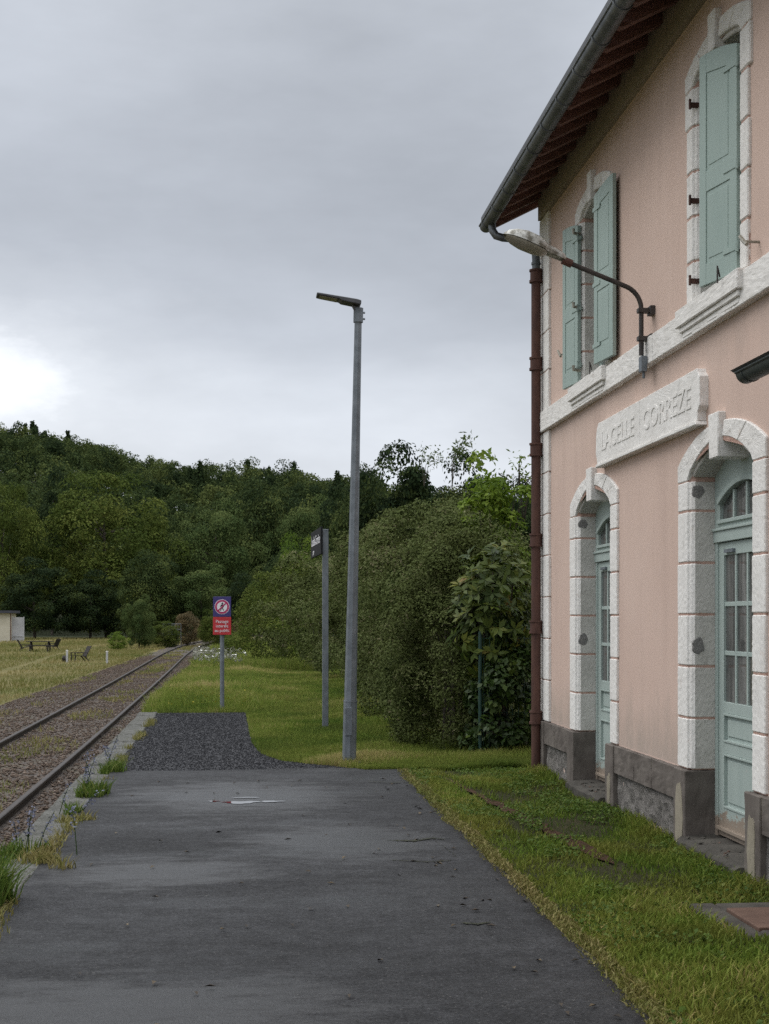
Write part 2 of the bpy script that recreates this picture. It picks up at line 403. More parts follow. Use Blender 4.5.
# ------------------------------------------------------------------ numpy meshes (leaves, blades, stones)
def np_mesh(name, verts, nper, faces_per, mat, tint, smooth=False):
    """verts (K*nper,3); every piece has the same local faces"""
    K = len(verts) // nper
    me = bpy.data.meshes.new(name)
    me.vertices.add(len(verts)); me.vertices.foreach_set('co', np.ascontiguousarray(verts, dtype=np.float32).ravel())
    base = (np.arange(K) * nper)[:, None]
    idx = []; sizes = []
    for f in faces_per:
        sizes.append(len(f))
    flat = np.concatenate([np.array(f) for f in faces_per])
    loops = (base + flat[None, :]).ravel().astype(np.int32)
    sz = np.tile(np.array(sizes, np.int32), K)
    st = np.concatenate([[0], np.cumsum(sz)[:-1]]).astype(np.int32)
    me.loops.add(len(loops)); me.loops.foreach_set('vertex_index', loops)
    me.polygons.add(len(sz)); me.polygons.foreach_set('loop_start', st)
    me.update(calc_edges=True)
    me.validate()
    at = me.attributes.new('tint', 'FLOAT', 'POINT')
    at.data.foreach_set('value', np.repeat(np.asarray(tint, np.float32), nper))
    me.materials.append(mat)
    if smooth: me.polygons.foreach_set('use_smooth', [True] * len(sz))
    return me

def link(name, me, parent=None, loc=(0, 0, 0)):
    o = bpy.data.objects.new(name, me); COL.objects.link(o)
    if parent is not None: o.parent = parent
    o.location = loc
    return o

def unit(a):
    return a / np.maximum(np.linalg.norm(a, axis=1, keepdims=True), 1e-9)

def leaf_verts(p, nrm, ln, wd, rg, jit=.6, droop=None, axis=None, fold=.12):
    """rhombic, slightly folded leaves at p facing nrm"""
    K = len(p)
    n = unit(nrm + rg.normal(0, jit, (K, 3)))
    a = rg.normal(0, 1, (K, 3)) if axis is None else axis + rg.normal(0, .25, (K, 3))
    if droop: a[:, 2] -= droop
    t = unit(a - n * np.sum(a * n, 1, keepdims=True))
    s = np.cross(n, t)
    L = (ln * rg.uniform(.65, 1.25, K))[:, None]; W = (wd * rg.uniform(.7, 1.2, K))[:, None]
    v = np.empty((K, 4, 3))
    v[:, 0] = p
    v[:, 1] = p + t * L * .5 + s * W * .5 + n * W * fold
    v[:, 2] = p + t * L - n * L * .08
    v[:, 3] = p + t * L * .5 - s * W * .5 + n * W * fold
    return v.reshape(-1, 3)
QUAD = [(0, 1, 2, 3)]

def clumps_in(rx, ry, z0, z1, nc, rg, shell=.55, taper=0., flat_bottom=False, full=.0):
    """clump centres in an egg-shaped crown; returns centres and outward directions"""
    u = unit(rg.normal(0, 1, (nc * 3, 3)))
    if flat_bottom:
        seed_ph = rg.uniform(0, 6.28)
        t = rg.uniform(.02, 1, nc) ** .85; a = rg.uniform(0, 2 * math.pi, nc)
        t[: nc // 6] = rg.uniform(.8, 1.0, nc // 6)
        pr = np.sqrt(np.clip(1 - t ** 3.2, 0, 1)) * rg.uniform(shell, 1., nc) * (.88 + .12 * np.clip(t * 4, 0, 1))
        P = np.stack([np.cos(a) * pr * rx, np.sin(a) * pr * ry, z0 + t * (z1 - z0) * .93], 1)
        lump = 1 + .24 * np.sin(2 * a + seed_ph) * np.cos(t * 4 + seed_ph) + .2 * np.sin(5 * a + t * 6 + 2 * seed_ph)
        P[:, :2] *= lump[:, None]; P[:, 2] *= 1 + .15 * np.sin(3 * a + seed_ph * 3)
        u = unit(np.stack([np.cos(a) * (1 - t * .5), np.sin(a) * (1 - t * .5), t ** 2 * 1.2], 1))
        return P, u
    r = rg.uniform(shell, 1., nc * 3)[:, None]
    c = u * r
    c = c[:nc]; u = u[:nc]
    zc = (z0 + z1) / 2; hz = (z1 - z0) / 2
    if flat_bottom:
        P = np.stack([c[:, 0] * rx, c[:, 1] * ry, z0 + np.clip(c[:, 2], 0.02, 1) * (z1 - z0)], 1)
    else:
        k = 1 - taper * np.clip((c[:, 2] + 1) / 2, 0, 1)
        P = np.stack([c[:, 0] * rx * k, c[:, 1] * ry * k, zc + c[:, 2] * hz], 1)
    return P, u

def crown_mesh(name, mat, rx, ry, z0, z1, nc, per, cr, ln, wd, seed, shell=.55, taper=0., flat_bottom=False, jit=.55, droop=.3, squash=.75, lean=.5):
    rg = np.random.default_rng(seed)
    P, u = clumps_in(rx, ry, z0, z1, nc, rg, shell, taper, flat_bottom)
    rad = cr * rg.uniform(.6, 1.3, nc)
    tc = rg.normal(0, .2, nc)
    d = unit(rg.normal(0, 1, (nc * per, 3)))
    ci = np.repeat(np.arange(nc), per)
    # leaves favour the outward and upper side of their clump
    d = unit(d + u[ci] * lean + np.array([0, 0, .35]))
    rr = (rad[ci] * rg.uniform(.55, 1.08, nc * per) ** .6)[:, None]
    p = P[ci] + d * rr * np.array([1, 1, squash])
    if flat_bottom: p[:, 2] = np.maximum(p[:, 2], z0 + .02 + rg.random(len(p)) * .1)
    tint = np.clip(.45 + tc[ci] + rg.normal(0, .2, nc * per), 0, 1)
    v = leaf_verts(p, d + np.array([0, 0, .4]), ln, wd, rg, jit, droop)
    return np_mesh(name, v, 4, QUAD, mat, tint)

# ------------------------------------------------------------------ camera geometry constants
CH = 1.65            # eye height above the platform
YAW = 5.53
WX = 3.18            # wall plane
YC = 15.1            # far corner of the building
F = 1420.
def at(px, d):       # plan position of a picture column at a depth
    lat = (px - 384.5) * d / F
    s, c = math.sin(R(YAW)), math.cos(R(YAW))
    return (lat * c + d * s, d * c - lat * s)

def track_x(y):
    ys = [-30, -10, 15, 24, 35, 48, 62, 83, 100, 118, 149, 180, 220, 270]
    xs = [-3.2, -3.25, -3.36, -3.45, -3.58, -3.76, -3.97, -4.35, -4.5, -4.35, -3.05, -.6, 5.2, 16]
    return np.interp(y, ys, xs)
def track_s(y):      # smoothed
    y = np.asarray(y, float)
    return sum(track_x(y + k) for k in np.linspace(-9, 9, 13)) / 13
def kerb_out(y): return -1.70 - .0121 * (y - 11)
def hill_h(X, Y):
    t = np.clip((Y - 195 + X * .05) / 240., 0, 1); t = t * t * (3 - 2 * t)
    top = np.interp(X, [-300, -120, -78, -45, 16, 45, 80, 200, 500], [50, 47, 46, 40, 31, 29, 25, 22, 20]) + 2.0 * np.sin(X * .083)
    return t * top
BASE = -.62
def ground_h(X, Y):
    return BASE + hill_h(X, Y)

# ------------------------------------------------------------------ setting
def grid_mesh(name, xs, ys, fn, mat, smooth=True):
    X, Y = np.meshgrid(xs, ys)
    Z = fn(X, Y)
    v = np.stack([X.ravel(), Y.ravel(), Z.ravel()], 1)
    nx = len(xs); ny = len(ys)
    f = [(j*nx+i, j*nx+i+1, (j+1)*nx+i+1, (j+1)*nx+i) for j in range(ny-1) for i in range(nx-1)]
    o = obj_from(name, v, f, mat if isinstance(mat, list) else [mat], smooth=smooth)
    return o

xs = np.concatenate([np.linspace(-900, -130, 14), np.linspace(-120, 160, 71), np.linspace(175, 900, 14)])
ys = np.concatenate([np.linspace(-200, 0, 5), np.linspace(10, 180, 35), np.linspace(186, 470, 72), np.linspace(500, 1600, 12)])
g = grid_mesh('ground', xs, ys, lambda X, Y: ground_h(X, Y) + .03 * np.sin(X * .9) * np.sin(Y * .31), [M['field'], M['hill']])
cen = np.array([p.center[:] for p in g.data.polygons])
g.data.polygons.foreach_set('material_index', (cen[:, 1] > 180).astype(np.int32))
tag(g, kind='structure')

# lawn: raised level of the platform, sloping down to track level far along the line
def lawn_h(X, Y):
    t = np.clip((Y - 34) / 55., 0, 1); t = t * t * (3 - 2 * t)
    z = -.62 * t
    rough = np.clip((X - 1.7) / .5, 0, 1) + np.clip((Y - 25.5) / 3, 0, 1)
    z = z + np.clip(rough, 0, 1) * (.012 * np.sin(X * 5 + Y * 2.1) + .016 * np.sin(Y * 2.7 - X * 1.7))
    return z
lv = []; lf = []
lys = np.concatenate([np.linspace(-12, 24, 49), np.linspace(24.6, 70, 70), np.linspace(72, 190, 40)])
us = np.concatenate([[0, .0], np.linspace(0, 1, 40) ** 1.5])
for y in lys:
    x0 = kerb_out(y) + .12 if y < 25.2 else float(max(kerb_out(min(y, 25)) if y < 40 else track_s(y) + 2.0, track_s(y) + 1.55))
    for i, u in enumerate(us):
        x = x0 + u * (45 - x0)
        if i == 0: lv.append((x - .25, y, -.75))
        else: lv.append((x, y, float(lawn_h(x, y)) - (.02 if i == 1 else 0)))
nx = len(us)
lf = [(j*nx+i, j*nx+i+1, (j+1)*nx+i+1, (j+1)*nx+i) for j in range(len(lys)-1) for i in range(nx-1)]
lawn = tag(obj_from('lawn_bank', lv, lf, M['lawn'], smooth=True), kind='structure')
# rusty bare streak in the lawn in front of the station: a strip of old pine needles and moss
st = MB()
pts = [(2.02, 14.6), (2.12, 13.2), (2.22, 12.0), (2.30, 10.9), (2.38, 10.0), (2.44, 9.2)]
L = []; Rr = []
for k, (x, y) in enumerate(np.array([[np.interp(t, range(6), [p[0] for p in pts]), np.interp(t, range(6), [p[1] for p in pts])] for t in np.linspace(0, 5, 40)])):
    w = (.035 + .06 * (k / 39) + random.uniform(-.03, .03)) * min(1, k / 6, (39 - k) / 5)
    L.append((x - w, y, .022)); Rr.append((x + w, y, .022))
st.add(L + Rr, [(i, i + 1, 40 + i + 1, 40 + i) for i in range(39)])
M['rust_soil'] = soil_mat('rust_soil', [(.3, (.055, .03, .018)), (.7, (.11, .06, .036))], 6)
tag(st.build('bare_soil', M['rust_soil']), kind='structure')

# asphalt platform
av = []; ay = np.linspace(-8, 15.45, 60)
nA = 30
for y in ay:
    xl = kerb_out(y) + .31; xr = 1.64 + .012 * math.sin(y * 3.1) + .012 * math.sin(y * 9.7) + random.uniform(-.012, .012)
    for i in range(nA):
        u = i / (nA - 1); x = xl + u * (xr - xl)
        yy = y + (0.06 * math.sin(x * 2.1) + random.uniform(-.012, .012) if y == ay[-1] else 0)
        av.append((x, yy, .024 + .004 * math.sin(x * 1.3 + y * .7)))
af = [(j*nA+i, j*nA+i+1, (j+1)*nA+i+1, (j+1)*nA+i) for j in range(59) for i in range(nA-1)]
b0 = len(av)
rim = [j*nA+nA-1 for j in range(60)] + [59*nA+i for i in range(nA-2, -1, -1)]
for i in rim: av.append((av[i][0] + .015, av[i][1] + .01, -.05))
af += [(rim[k], b0 + k, b0 + k + 1, rim[k + 1]) for k in range(len(rim) - 1)]
tag(obj_from('platform', av, af, M['asphalt'], smooth=True), kind='structure')

# gravel patch beyond the asphalt
gp = []
for y, xr in [(15.35, 1.25), (15.75, 1.0), (16.0, .74), (16.4, .42), (17.2, .2), (18.6, .1), (21, .06), (24.3, .03), (24.95, .0)]:
    xl = kerb_out(y) + .3
    for u in np.linspace(0, 1, 14): gp.append((xl + u * (xr + random.uniform(-.03, .03) - xl), y, .014))
gf = [(j*14+i, j*14+i+1, (j+1)*14+i+1, (j+1)*14+i) for j in range(8) for i in range(13)]
tag(obj_from('gravel_path', gp, gf, M['gravel']), kind='structure')
# loose gravel grains on it
K = 22000
sx = rng.uniform(-1.62, 1.1, K); sy = rng.uniform(15.35, 24.95, K)
lim = np.interp(sy, [15.35, 15.75, 16, 16.4, 17.2, 18.6, 21, 24.95], [1.25, 1.0, .74, .42, .2, .1, .06, 0])
ok = (sx < lim) & (sx > kerb_out(sy) + .31)
sx, sy = sx[ok], sy[ok]; K = len(sx)
CUBE = np.array([(-1,-1,-1),(1,-1,-1),(1,1,-1),(-1,1,-1),(-1,-1,1),(1,-1,1),(1,1,1),(-1,1,1)], float)
CF = [(0,3,2,1),(4,5,6,7),(0,1,5,4),(1,2,6,5),(2,3,7,6),(3,0,4,7)]
def stones(cx, cy, cz, size, rg):
    K = len(cx)
    v = CUBE[None] * (1 + rg.uniform(-.42, .25, (K, 8, 3)))
    v = v / np.linalg.norm(v, axis=2, keepdims=True) * rg.uniform(.75, 1.15, (K, 8, 1))
    a = rg.uniform(0, 6.28, K); c, s = np.cos(a)[:, None], np.sin(a)[:, None]
    v = v * (size[:, None, None] * np.stack([rg.uniform(.8, 1.5, K), rg.uniform(.7, 1.1, K), rg.uniform(.5, .9, K)], 1)[:, None])
    x = v[:, :, 0] * c - v[:, :, 1] * s; y = v[:, :, 0] * s + v[:, :, 1] * c
    tl = rg.normal(0, .35, K)[:, None]
    z = v[:, :, 2] + x * tl
    return np.stack([x + cx[:, None], y + cy[:, None], z + cz[:, None]], 2).reshape(-1, 3)
M['gravel_grain'] = island_mat('gravel_grain', [(0, (.014, .015, .018)), (.7, (.034, .035, .04)), (1, (.065, .066, .072))], .75, 0, .2)
tag(link('gravel_grains', np_mesh('gravel_grains', stones(sx, sy, np.full(K, .018), rng.uniform(.005, .0115, K), rng), 8, CF, M['gravel_grain'], rng.random(K))),
    'loose dark gravel grains on the patch past the asphalt', 'gravel', kind='stuff')

# kerb of the platform edge: long stones with open joints
kb = MB()
y = -8.0
while y < 25.0:
    ln = random.uniform(.92, 1.08); y1 = min(y + ln, 25.05)
    xa, xb = kerb_out(y), kerb_out(y1)
    dz = random.uniform(-.008, .01); dx = random.uniform(-.012, .012)
    kb.prism([(xa + dx, y + .006), (xa + .325 + dx, y + .006), (xb + .325 + dx, y1 - .006), (xb + dx, y1 - .006)],
             lambda a, b: (a, b, -.72), lambda a, b, dz=dz: (a, b, .02 + dz))
    y = y1
M['kerb'] = stone_mat('kerb_stone', (.065, .065, .06), (.15, .15, .142), (.04, .042, .03), .5)
tag(rough_up(kb.build('kerb', M['kerb']), 4, .1, .022, .015), kind='structure')

# ballast bed
bys = np.concatenate([np.linspace(-12, 60, 60), np.linspace(62, 265, 70)])
offs = np.array([-3.3, -2.7, -2.0, -1.2, -.72, 0, .72, 1.1, 1.55, 2.3])
hz = np.array([-.70, -.60, -.56, -.55, -.56, -.575, -.56, -.575, -.60, -.72])
bv = []
for y in bys:
    c = float(track_s(y))
    for o_, h_ in zip(offs, hz):
        if o_ < -1: o_ = o_ * (1 - .32 * min(1, max(0, (y - 40) / 40)))
        x = c + o_ + .06 * math.sin(y * 1.7 + o_ * 3)
        if o_ > 1.5 and y < 25.5: x = min(x, kerb_out(y) + .1)
        bv.append((x, y, h_ + .018 * math.sin(y * 2.9 + o_ * 5) + float(hill_h(np.array(x), np.array(y)))))
nb = len(offs)
bf = [(j*nb+i, j*nb+i+1, (j+1)*nb+i+1, (j+1)*nb+i) for j in range(len(bys)-1) for i in range(nb-1)]
tag(obj_from('track_bed', bv, bf, M['ballast'], smooth=True), kind='structure')
K = 52000
sy = 10.5 + 75 * rng.random(K) ** 1.6; so = rng.uniform(-2.75, 1.75, K); so = np.where(so < -1, so * (1 - .32 * np.clip((sy - 40) / 40, 0, 1)), so)
sx = track_s(sy) + so
hh = np.interp(so, offs, hz)
ok = (np.abs(np.abs(so) - .755) > .07) & (sx < kerb_out(sy) - .02)
sx, sy, hh = sx[ok], sy[ok], hh[ok]; K = len(sx)
tag(link('ballast', np_mesh('ballast', stones(sx, sy, hh + rng.uniform(0, .03, K), rng.uniform(.013, .030, K), rng), 8, CF, M['stones'], np.clip(rng.normal(.45, .22, K), 0, 1))),
    'brownish crushed ballast stones between and beside the rails', 'ballast', kind='stuff')

# rails
trk = thing('railway_track', 'single rusty railway track running beside the platform and curving right', 'railway track', (float(track_s(14.)), 14, -.6))
RP = [(-.065, 0), (.065, 0), (.06, .014), (.012, .03), (.012, .105), (.036, .118), (.036, .148), (.026, .155), (-.026, .155), (-.036, .148), (-.036, .118), (-.012, .105), (-.012, .03), (-.06, .014)]
rys = np.concatenate([np.linspace(-12, 60, 37), np.linspace(62, 262, 81)])
for sgn in (-1, 1):
    c = track_s(rys); dx = np.gradient(c, rys)
    v = []; f = []
    n = len(RP)
    for k, y in enumerate(rys):
        nx_, ny_ = 1 / math.hypot(1, dx[k]), -dx[k] / math.hypot(1, dx[k])
        z = float(hill_h(np.array(c[k]), np.array(y)))
        for (a, b) in RP: v.append((c[k] + (sgn * .752 + a) * nx_, y + (sgn * .752 + a) * ny_, -.605 + b + z))
    f = [(k*n+i, k*n+(i+1) % n, (k+1)*n+(i+1) % n, (k+1)*n+i) for k in range(len(rys)-1) for i in range(n)]
    f += [tuple(range(n))[::-1], tuple(range((len(rys)-1)*n, len(rys)*n))]
    r_ = obj_from('rail', v, f, M['rail'], trk)
    fp = MB()   # fishplate joint on this rail
    yj = 21.5 if sgn < 0 else 27.0
    cx = float(track_s(yj)) + sgn * .752
    for sd in (-1, 1): fp.box((cx + sd * .014, yj - .25, -.56), (cx + sd * .034, yj + .25, -.495))
    fp.build('fishplate', M['black_iron'], r_)

# puddle
pd = MB()
n = 60
for (cx_, cy_, ra_, rb_, ph_) in ((-.06, 12.62, .15, .085, .5), (.22, 12.66, .10, .05, 2.), (.0, 12.95, .12, .028, 4.), (-.30, 12.72, .05, .03, 1.)):
    ring = []
    for k in range(n):
        a = 2 * math.pi * k / n
        rr = 1 + .2 * math.sin(3 * a + ph_) + .1 * math.sin(7 * a + ph_ * 2) + .05 * math.sin(13 * a + 2)
        ring.append((cx_ + ra_ * rr * math.cos(a), cy_ + rb_ * rr * math.sin(a) + rb_ * .2 * math.sin(2 * a + ph_), .0305))
    pd.add(ring, [tuple(range(n))])
tag(pd.build('puddle', M['water']), kind='structure')
# mossy cracks in the asphalt
def crack(pts, w):
    m = MB(); L = []; Q = []
    P = np.array(pts); t = np.linspace(0, len(P) - 1, 10 * len(P))
    for k, q in enumerate(t):
        x = np.interp(q, range(len(P)), P[:, 0]); y = np.interp(q, range(len(P)), P[:, 1])
        ww = w * (.35 + random.random()) * math.sin(math.pi * (k + .5) / len(t)) ** .5
        L.append((x, y - ww * .6 + random.uniform(-.006, .006), .0315)); Q.append((x + random.uniform(-.006, .006), y + ww * .6, .0315))
    k = len(L)
    m.add(L + Q, [(i, i + 1, k + i + 1, k + i) for i in range(k - 1)])
    tag(m.build('asphalt_crack', M['moss']), kind='structure')
crack([(1.02, 10.35), (1.22, 10.3), (1.36, 10.42), (1.45, 10.36)], .05)
crack([(1.36, 10.4), (1.40, 9.95), (1.42, 9.6)], .02)
crack([(1.13, 7.5), (1.22, 7.46), (1.30, 7.5)], .035)
crack([(.95, 9.5), (1.2, 9.4), (1.4, 9.45)], .02)
crack([(1.2, 14.1), (1.45, 14.0), (1.62, 14.05)], .03)
# litter on the asphalt
K = 90
lx = np.concatenate([rng.uniform(-1.2, 1.6, 60), rng.uniform(1.15, 1.62, 30)]); ly = rng.uniform(5.6, 14.5, K)
p = np.stack([lx, ly, np.full(K, .034)], 1)
tag(link('leaf_litter', np_mesh('leaf_litter', leaf_verts(p, np.tile([0, 0, 1.], (K, 1)), .05, .022, rng, .12, fold=.3), 4, QUAD, M['litter'], rng.random(K))),
    'dead leaves and twigs scattered over the asphalt platform', 'litter', kind='stuff')

# ------------------------------------------------------------------ station building
B = thing('station_building', 'pink rendered railway station with white stone surrounds and sea green shutters', 'station building', (WX, YC, 0))
DC = [12.83, 9.32]
WC = [12.83, 9.37]          # axes of the two bays in view
Y0 = -1.0                   # near end of the front (behind the camera)
HW, HO = .615, .89          # door opening / surround half widths
WW, WO = .445, .635           # window opening / surround half widths
ZP = .565
ybr = sorted({Y0, YC} | {c + s * k for cc, k in ((DC, HW + .06), (WC, WW + .05)) for c in cc for s in (-1, 1)})
zbr = [0, 2.86, 3.87, 5.56, 6.25]
w = MB()
def hole(y, z):
    for c in DC:
        if abs(y - c) < HW + .05 and z < 2.86: return True
    for c in WC:
        if abs(y - c) < WW + .04 and 3.87 < z < 5.56: return True
    return False
for a, b in zip(ybr[:-1], ybr[1:]):
    for c, d in zip(zbr[:-1], zbr[1:]):
        if not hole((a + b) / 2, (c + d) / 2):
            w.add([(WX, a, c), (WX, b, c), (WX, b, d), (WX, a, d)], [(0, 3, 2, 1)])
XB = WX + 8.4
w.add([(WX, YC, 0), (XB, YC, 0), (XB, YC, 6.3), (WX + 4.2, YC, 8.3), (WX, YC, 6.25)], [(0, 1, 2, 3, 4)])
w.add([(WX, Y0, 0), (XB, Y0, 0), (XB, Y0, 6.3), (WX + 4.2, Y0, 8.3), (WX, Y0, 6.25)], [(4, 3, 2, 1, 0)])
w.add([(XB, Y0, 0), (XB, YC, 0), (XB, YC, 6.3), (XB, Y0, 6.3)], [(0, 1, 2, 3)])
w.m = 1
w.add([(WX + .9, Y0 + .1, 0), (WX + .9, YC - .1, 0), (WX + .9, YC - .1, 6.2), (WX + .9, Y0 + .1, 6.2)], [(0, 3, 2, 1)])   # added inner partition and floor, near-black colour standing in for interior shade
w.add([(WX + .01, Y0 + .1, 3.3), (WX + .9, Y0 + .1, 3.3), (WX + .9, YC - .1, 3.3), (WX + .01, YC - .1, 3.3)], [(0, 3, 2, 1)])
wall = w.build('wall', [M['render'], M['dark']], B)

# plinth
edges = [Y0]
for c in sorted(DC): edges += [c - HW, c + HW]
edges.append(YC)
for i in range(0, len(edges), 2):
    a, b = edges[i], edges[i + 1]
    p = MB()
    # end piers
    pw = .27
    p.m = 0
    pa = a if a == Y0 else a
    for (q0, q1, at_door) in ((a, a + pw, a != Y0), (b - pw, b, True)):
        corner = (q1 == YC)
        p.m = 0
        if corner: q1 = YC + .05
        p.box((WX - .055, q0, -.15), (WX + .24, q1, ZP - .004))
    ia, ib = a + pw, b - pw
    # capping course with pale joints, rough infill set back below it
    y = ia; first = True
    while y < ib - .01:
        y1 = min(y + random.uniform(.5, .62), ib)
        if ib - y1 < .2: y1 = ib
        p.m = 0
        p.box((WX - .045, y + .006, .325), (WX + .1, y1 - .006, ZP - .002))
        p.m = 2
        p.box((WX - .041, y1 - .006, .328), (WX + .1, y1 + .006, ZP - .006))
        y = y1
    p.m = 1
    ny, nz = max(2, int((ib - ia) / .07)), 7
    vs = []; fs = []
    for j in range(nz + 1):
        for k in range(ny + 1):
            yy = ia + (ib - ia) * k / ny; zz = -.15 + (.325 + .15) * j / nz
            vs.append((WX - .012 + random.uniform(-.022, .014) * (0 < k < ny), yy + random.uniform(-.02, .02) * (0 < k < ny), zz + random.uniform(-.015, .015) * (0 < j < nz)))
    for j in range(nz):
        for k in range(ny):
            i0 = j * (ny + 1) + k
            fs.append((i0, i0 + ny + 1, i0 + ny + 2, i0 + 1))
    p.add(vs, fs)
    plinth = rough_up(p.build('plinth', [M['plinth'], M['rubble'], M['plinth_pale']], B), 3, .07, .016)
# worn, paler faces of the piers
for (yy, z0, z1, w_) in ((DC[1] + HW + .13, -.05, .46, .09), (DC[1] - HW - .13, -.05, .43, .07), (DC[0] - HW - .13, -.05, .3, .06)):
    pp = MB(); n = 18; poly = []
    for k in range(n):
        a = 2 * math.pi * k / n
        poly.append((yy + w_ * math.copysign(abs(math.cos(a)) ** .6, math.cos(a)) + random.uniform(-.012, .012), (z0 + z1) / 2 + (z1 - z0) / 2 * math.copysign(abs(math.sin(a)) ** .7, math.sin(a)) + random.uniform(-.02, .02)))
    pp.px(poly, WX - .059, WX - .05)
    pp.build('worn_patch', M['plinth_pale'], plinth)

# corner pilaster of white stone with joints
q = MB()
z = ZP
q.m = 1; q.box((WX - .022, YC - .40, ZP), (WX + .1, YC + .022, 5.95))
q.m = 0
for (za_, zb2, nbk) in ((ZP, 3.64, 7), (3.862, 5.95, 5)):
    for k in range(nbk):
        wd_ = .42 + random.uniform(-.015, .015)
        q.box((WX - .03, YC - wd_, za_ + (zb2 - za_) * k / nbk + .005), (WX + .2, YC + .03, za_ + (zb2 - za_) * (k + 1) / nbk - .005))
rough_up(q.build('corner_pilaster', [M['white_stone'], M['mortar']], B), 4, .03, .008)

# string course
s_ = MB()
z0, z1 = 3.645, 3.858
y = YC + .05
s_.m = 1; s_.box((WX - .03, Y0, z0 + .004), (WX + .05, YC + .03, z1 - .006))
s_.m = 0
while y > Y0:
    y1 = max(y - random.uniform(.78, 1.0), Y0)
    s_.px([(y - .004, z0), (y1 + .004, z0), (y1 + .004, z1), (y - .004, z1)], WX - .06 + random.uniform(-.003, .003), WX + .06)
    y = y1
rough_up(s_.build('string_course', [M['white_stone'], M['mortar']], B), 4, .03, .009)

# frieze boards under the eave
fr = MB()
y = YC + .02
while y > Y0:
    y1 = max(y - 1.18, Y0)
    fr.box((WX - .05, y1 + .004, 5.95), (WX + .0, y - .004, 6.75))
    y = y1
fr.build('frieze', M['frieze'], B)

# roof
SL = math.tan(R(27))
XE = 2.615                    # eave edge
ZE = 6.02                    # underside at the eave edge
def rz(x): return ZE + (x - XE) * SL
XR = WX + 4.2
YV = YC + .34
roof = MB()
ridge = rz(XR)
roof.m = 0
roof.prism([(XE, rz(XE)), (XR, ridge), (2 * XR - XE, rz(XE)), (2 * XR - XE, rz(XE) + .03), (XR, ridge + .03), (XE, rz(XE) + .03)],
           lambda a, b: (a, Y0 - .3, b), lambda a, b: (a, YV, b))
roof.m = 1
roof.prism([(XE - .05, rz(XE) + .012), (XR, ridge + .037), (2 * XR - XE + .05, rz(XE) + .012), (2 * XR - XE + .05, rz(XE) + .05), (XR, ridge + .08), (XE - .05, rz(XE) + .05)],
           lambda a, b: (a, Y0 - .32, b), lambda a, b: (a, YV + .02, b))
# coplanar safety: the slate layer starts 7 mm above the boards except at the drip edge
roof_o = roof.build('roof', [M['wood_board'], M['slate']], B)
k = 0
y = YV - .05
while y > 6.5:
    r_ = MB()
    hgt = .125
    r_.py([(XE + .03, rz(XE + .03) - .003), (WX + .03, rz(WX + .03) - .003), (WX + .03, rz(WX + .03) - hgt), (XE + .10, rz(XE + .10) - hgt), (XE + .03, rz(XE + .03) - hgt * .62)], y - .04, y + .04)
    r_.build('rafter', M['wood_red'], roof_o)
    y -= .405
vb = MB()
vb.py([(XE - .02, rz(XE) - .10), (XE - .02, rz(XE) + .006), (XR, ridge + .006), (XR, ridge - .15)], YV - .03 + .032, YV + .024)
vb.build('barge_board', M['wood_red'], roof_o)
# half-round zinc gutter
gt = MB()
gx, gz, gr = 2.625, 5.985, .07
prof = [(gx + gr * math.cos(a), gz + gr * math.sin(a)) for a in np.linspace(math.pi, 2 * math.pi, 13)]
prof_in = [(gx + (gr - .006) * math.cos(a), gz + (gr - .006) * math.sin(a) + .004) for a in np.linspace(2 * math.pi, math.pi, 13)]
gt.py(prof + prof_in, Y0, YV + .06)
gt.py(prof, YV + .055, YV + .062)
gt.tube([(gx - gr, Y0, gz + .003), (gx - gr, YV + .06, gz + .003)], .012, 8)
y = YV - .12
while y > 5:
    pr = [(gx + (gr + .008) * math.cos(a), gz + (gr + .008) * math.sin(a)) for a in np.linspace(math.pi, 2 * math.pi, 13)]
    gt.py(pr + [(gx + gr - .01, gz + .0), (gx - gr + .01, gz + .0)], y - .014, y + .014)
    y -= .62
gut = autosmooth(gt.build('gutter', M['zinc'], roof_o), 50)
# swan neck from the gutter to the down pipe
sn = MB()
dpx, dpy = 3.085, 15.0
pth = [(gx + .02, 15.22, 5.93), (gx + .025, 15.21, 5.86), (gx + .06, 15.19, 5.80), (gx + .13, 15.17, 5.775), (gx + .25, 15.14, 5.76), (gx + .4, 15.08, 5.72), (dpx - .08, 15.02, 5.68), (dpx - .01, 15.0, 5.62), (dpx, dpy, 5.5), (dpx, dpy, 5.25)]
sn.tube(pth, .043, 12)
for zz in (5.46, 5.38): sn.tube([(dpx, dpy, zz - .012), (dpx, dpy, zz + .012)], .052, 12)
autosmooth(sn.build('swan_neck', M['zinc'], roof_o), 50)
dp = MB()
dp.tube([(dpx, dpy, -.05), (dpx, dpy, 5.32)], .052, 16)
for zz in (5.33, 4.39, 3.47, 2.5, 1.57, .6):
    for (a, b, r_) in ((-.055, .055, .064), (-.075, -.05, .074), (.045, .065, .074)):
        dp.tube([(dpx, dpy, zz + a), (dpx, dpy, zz + b)], r_, 16)
    dp.box((dpx, dpy - .015, zz - .03), (WX - .02, dpy + .015, zz + .03))
autosmooth(dp.build('down_pipe', M['iron'], B), 40)

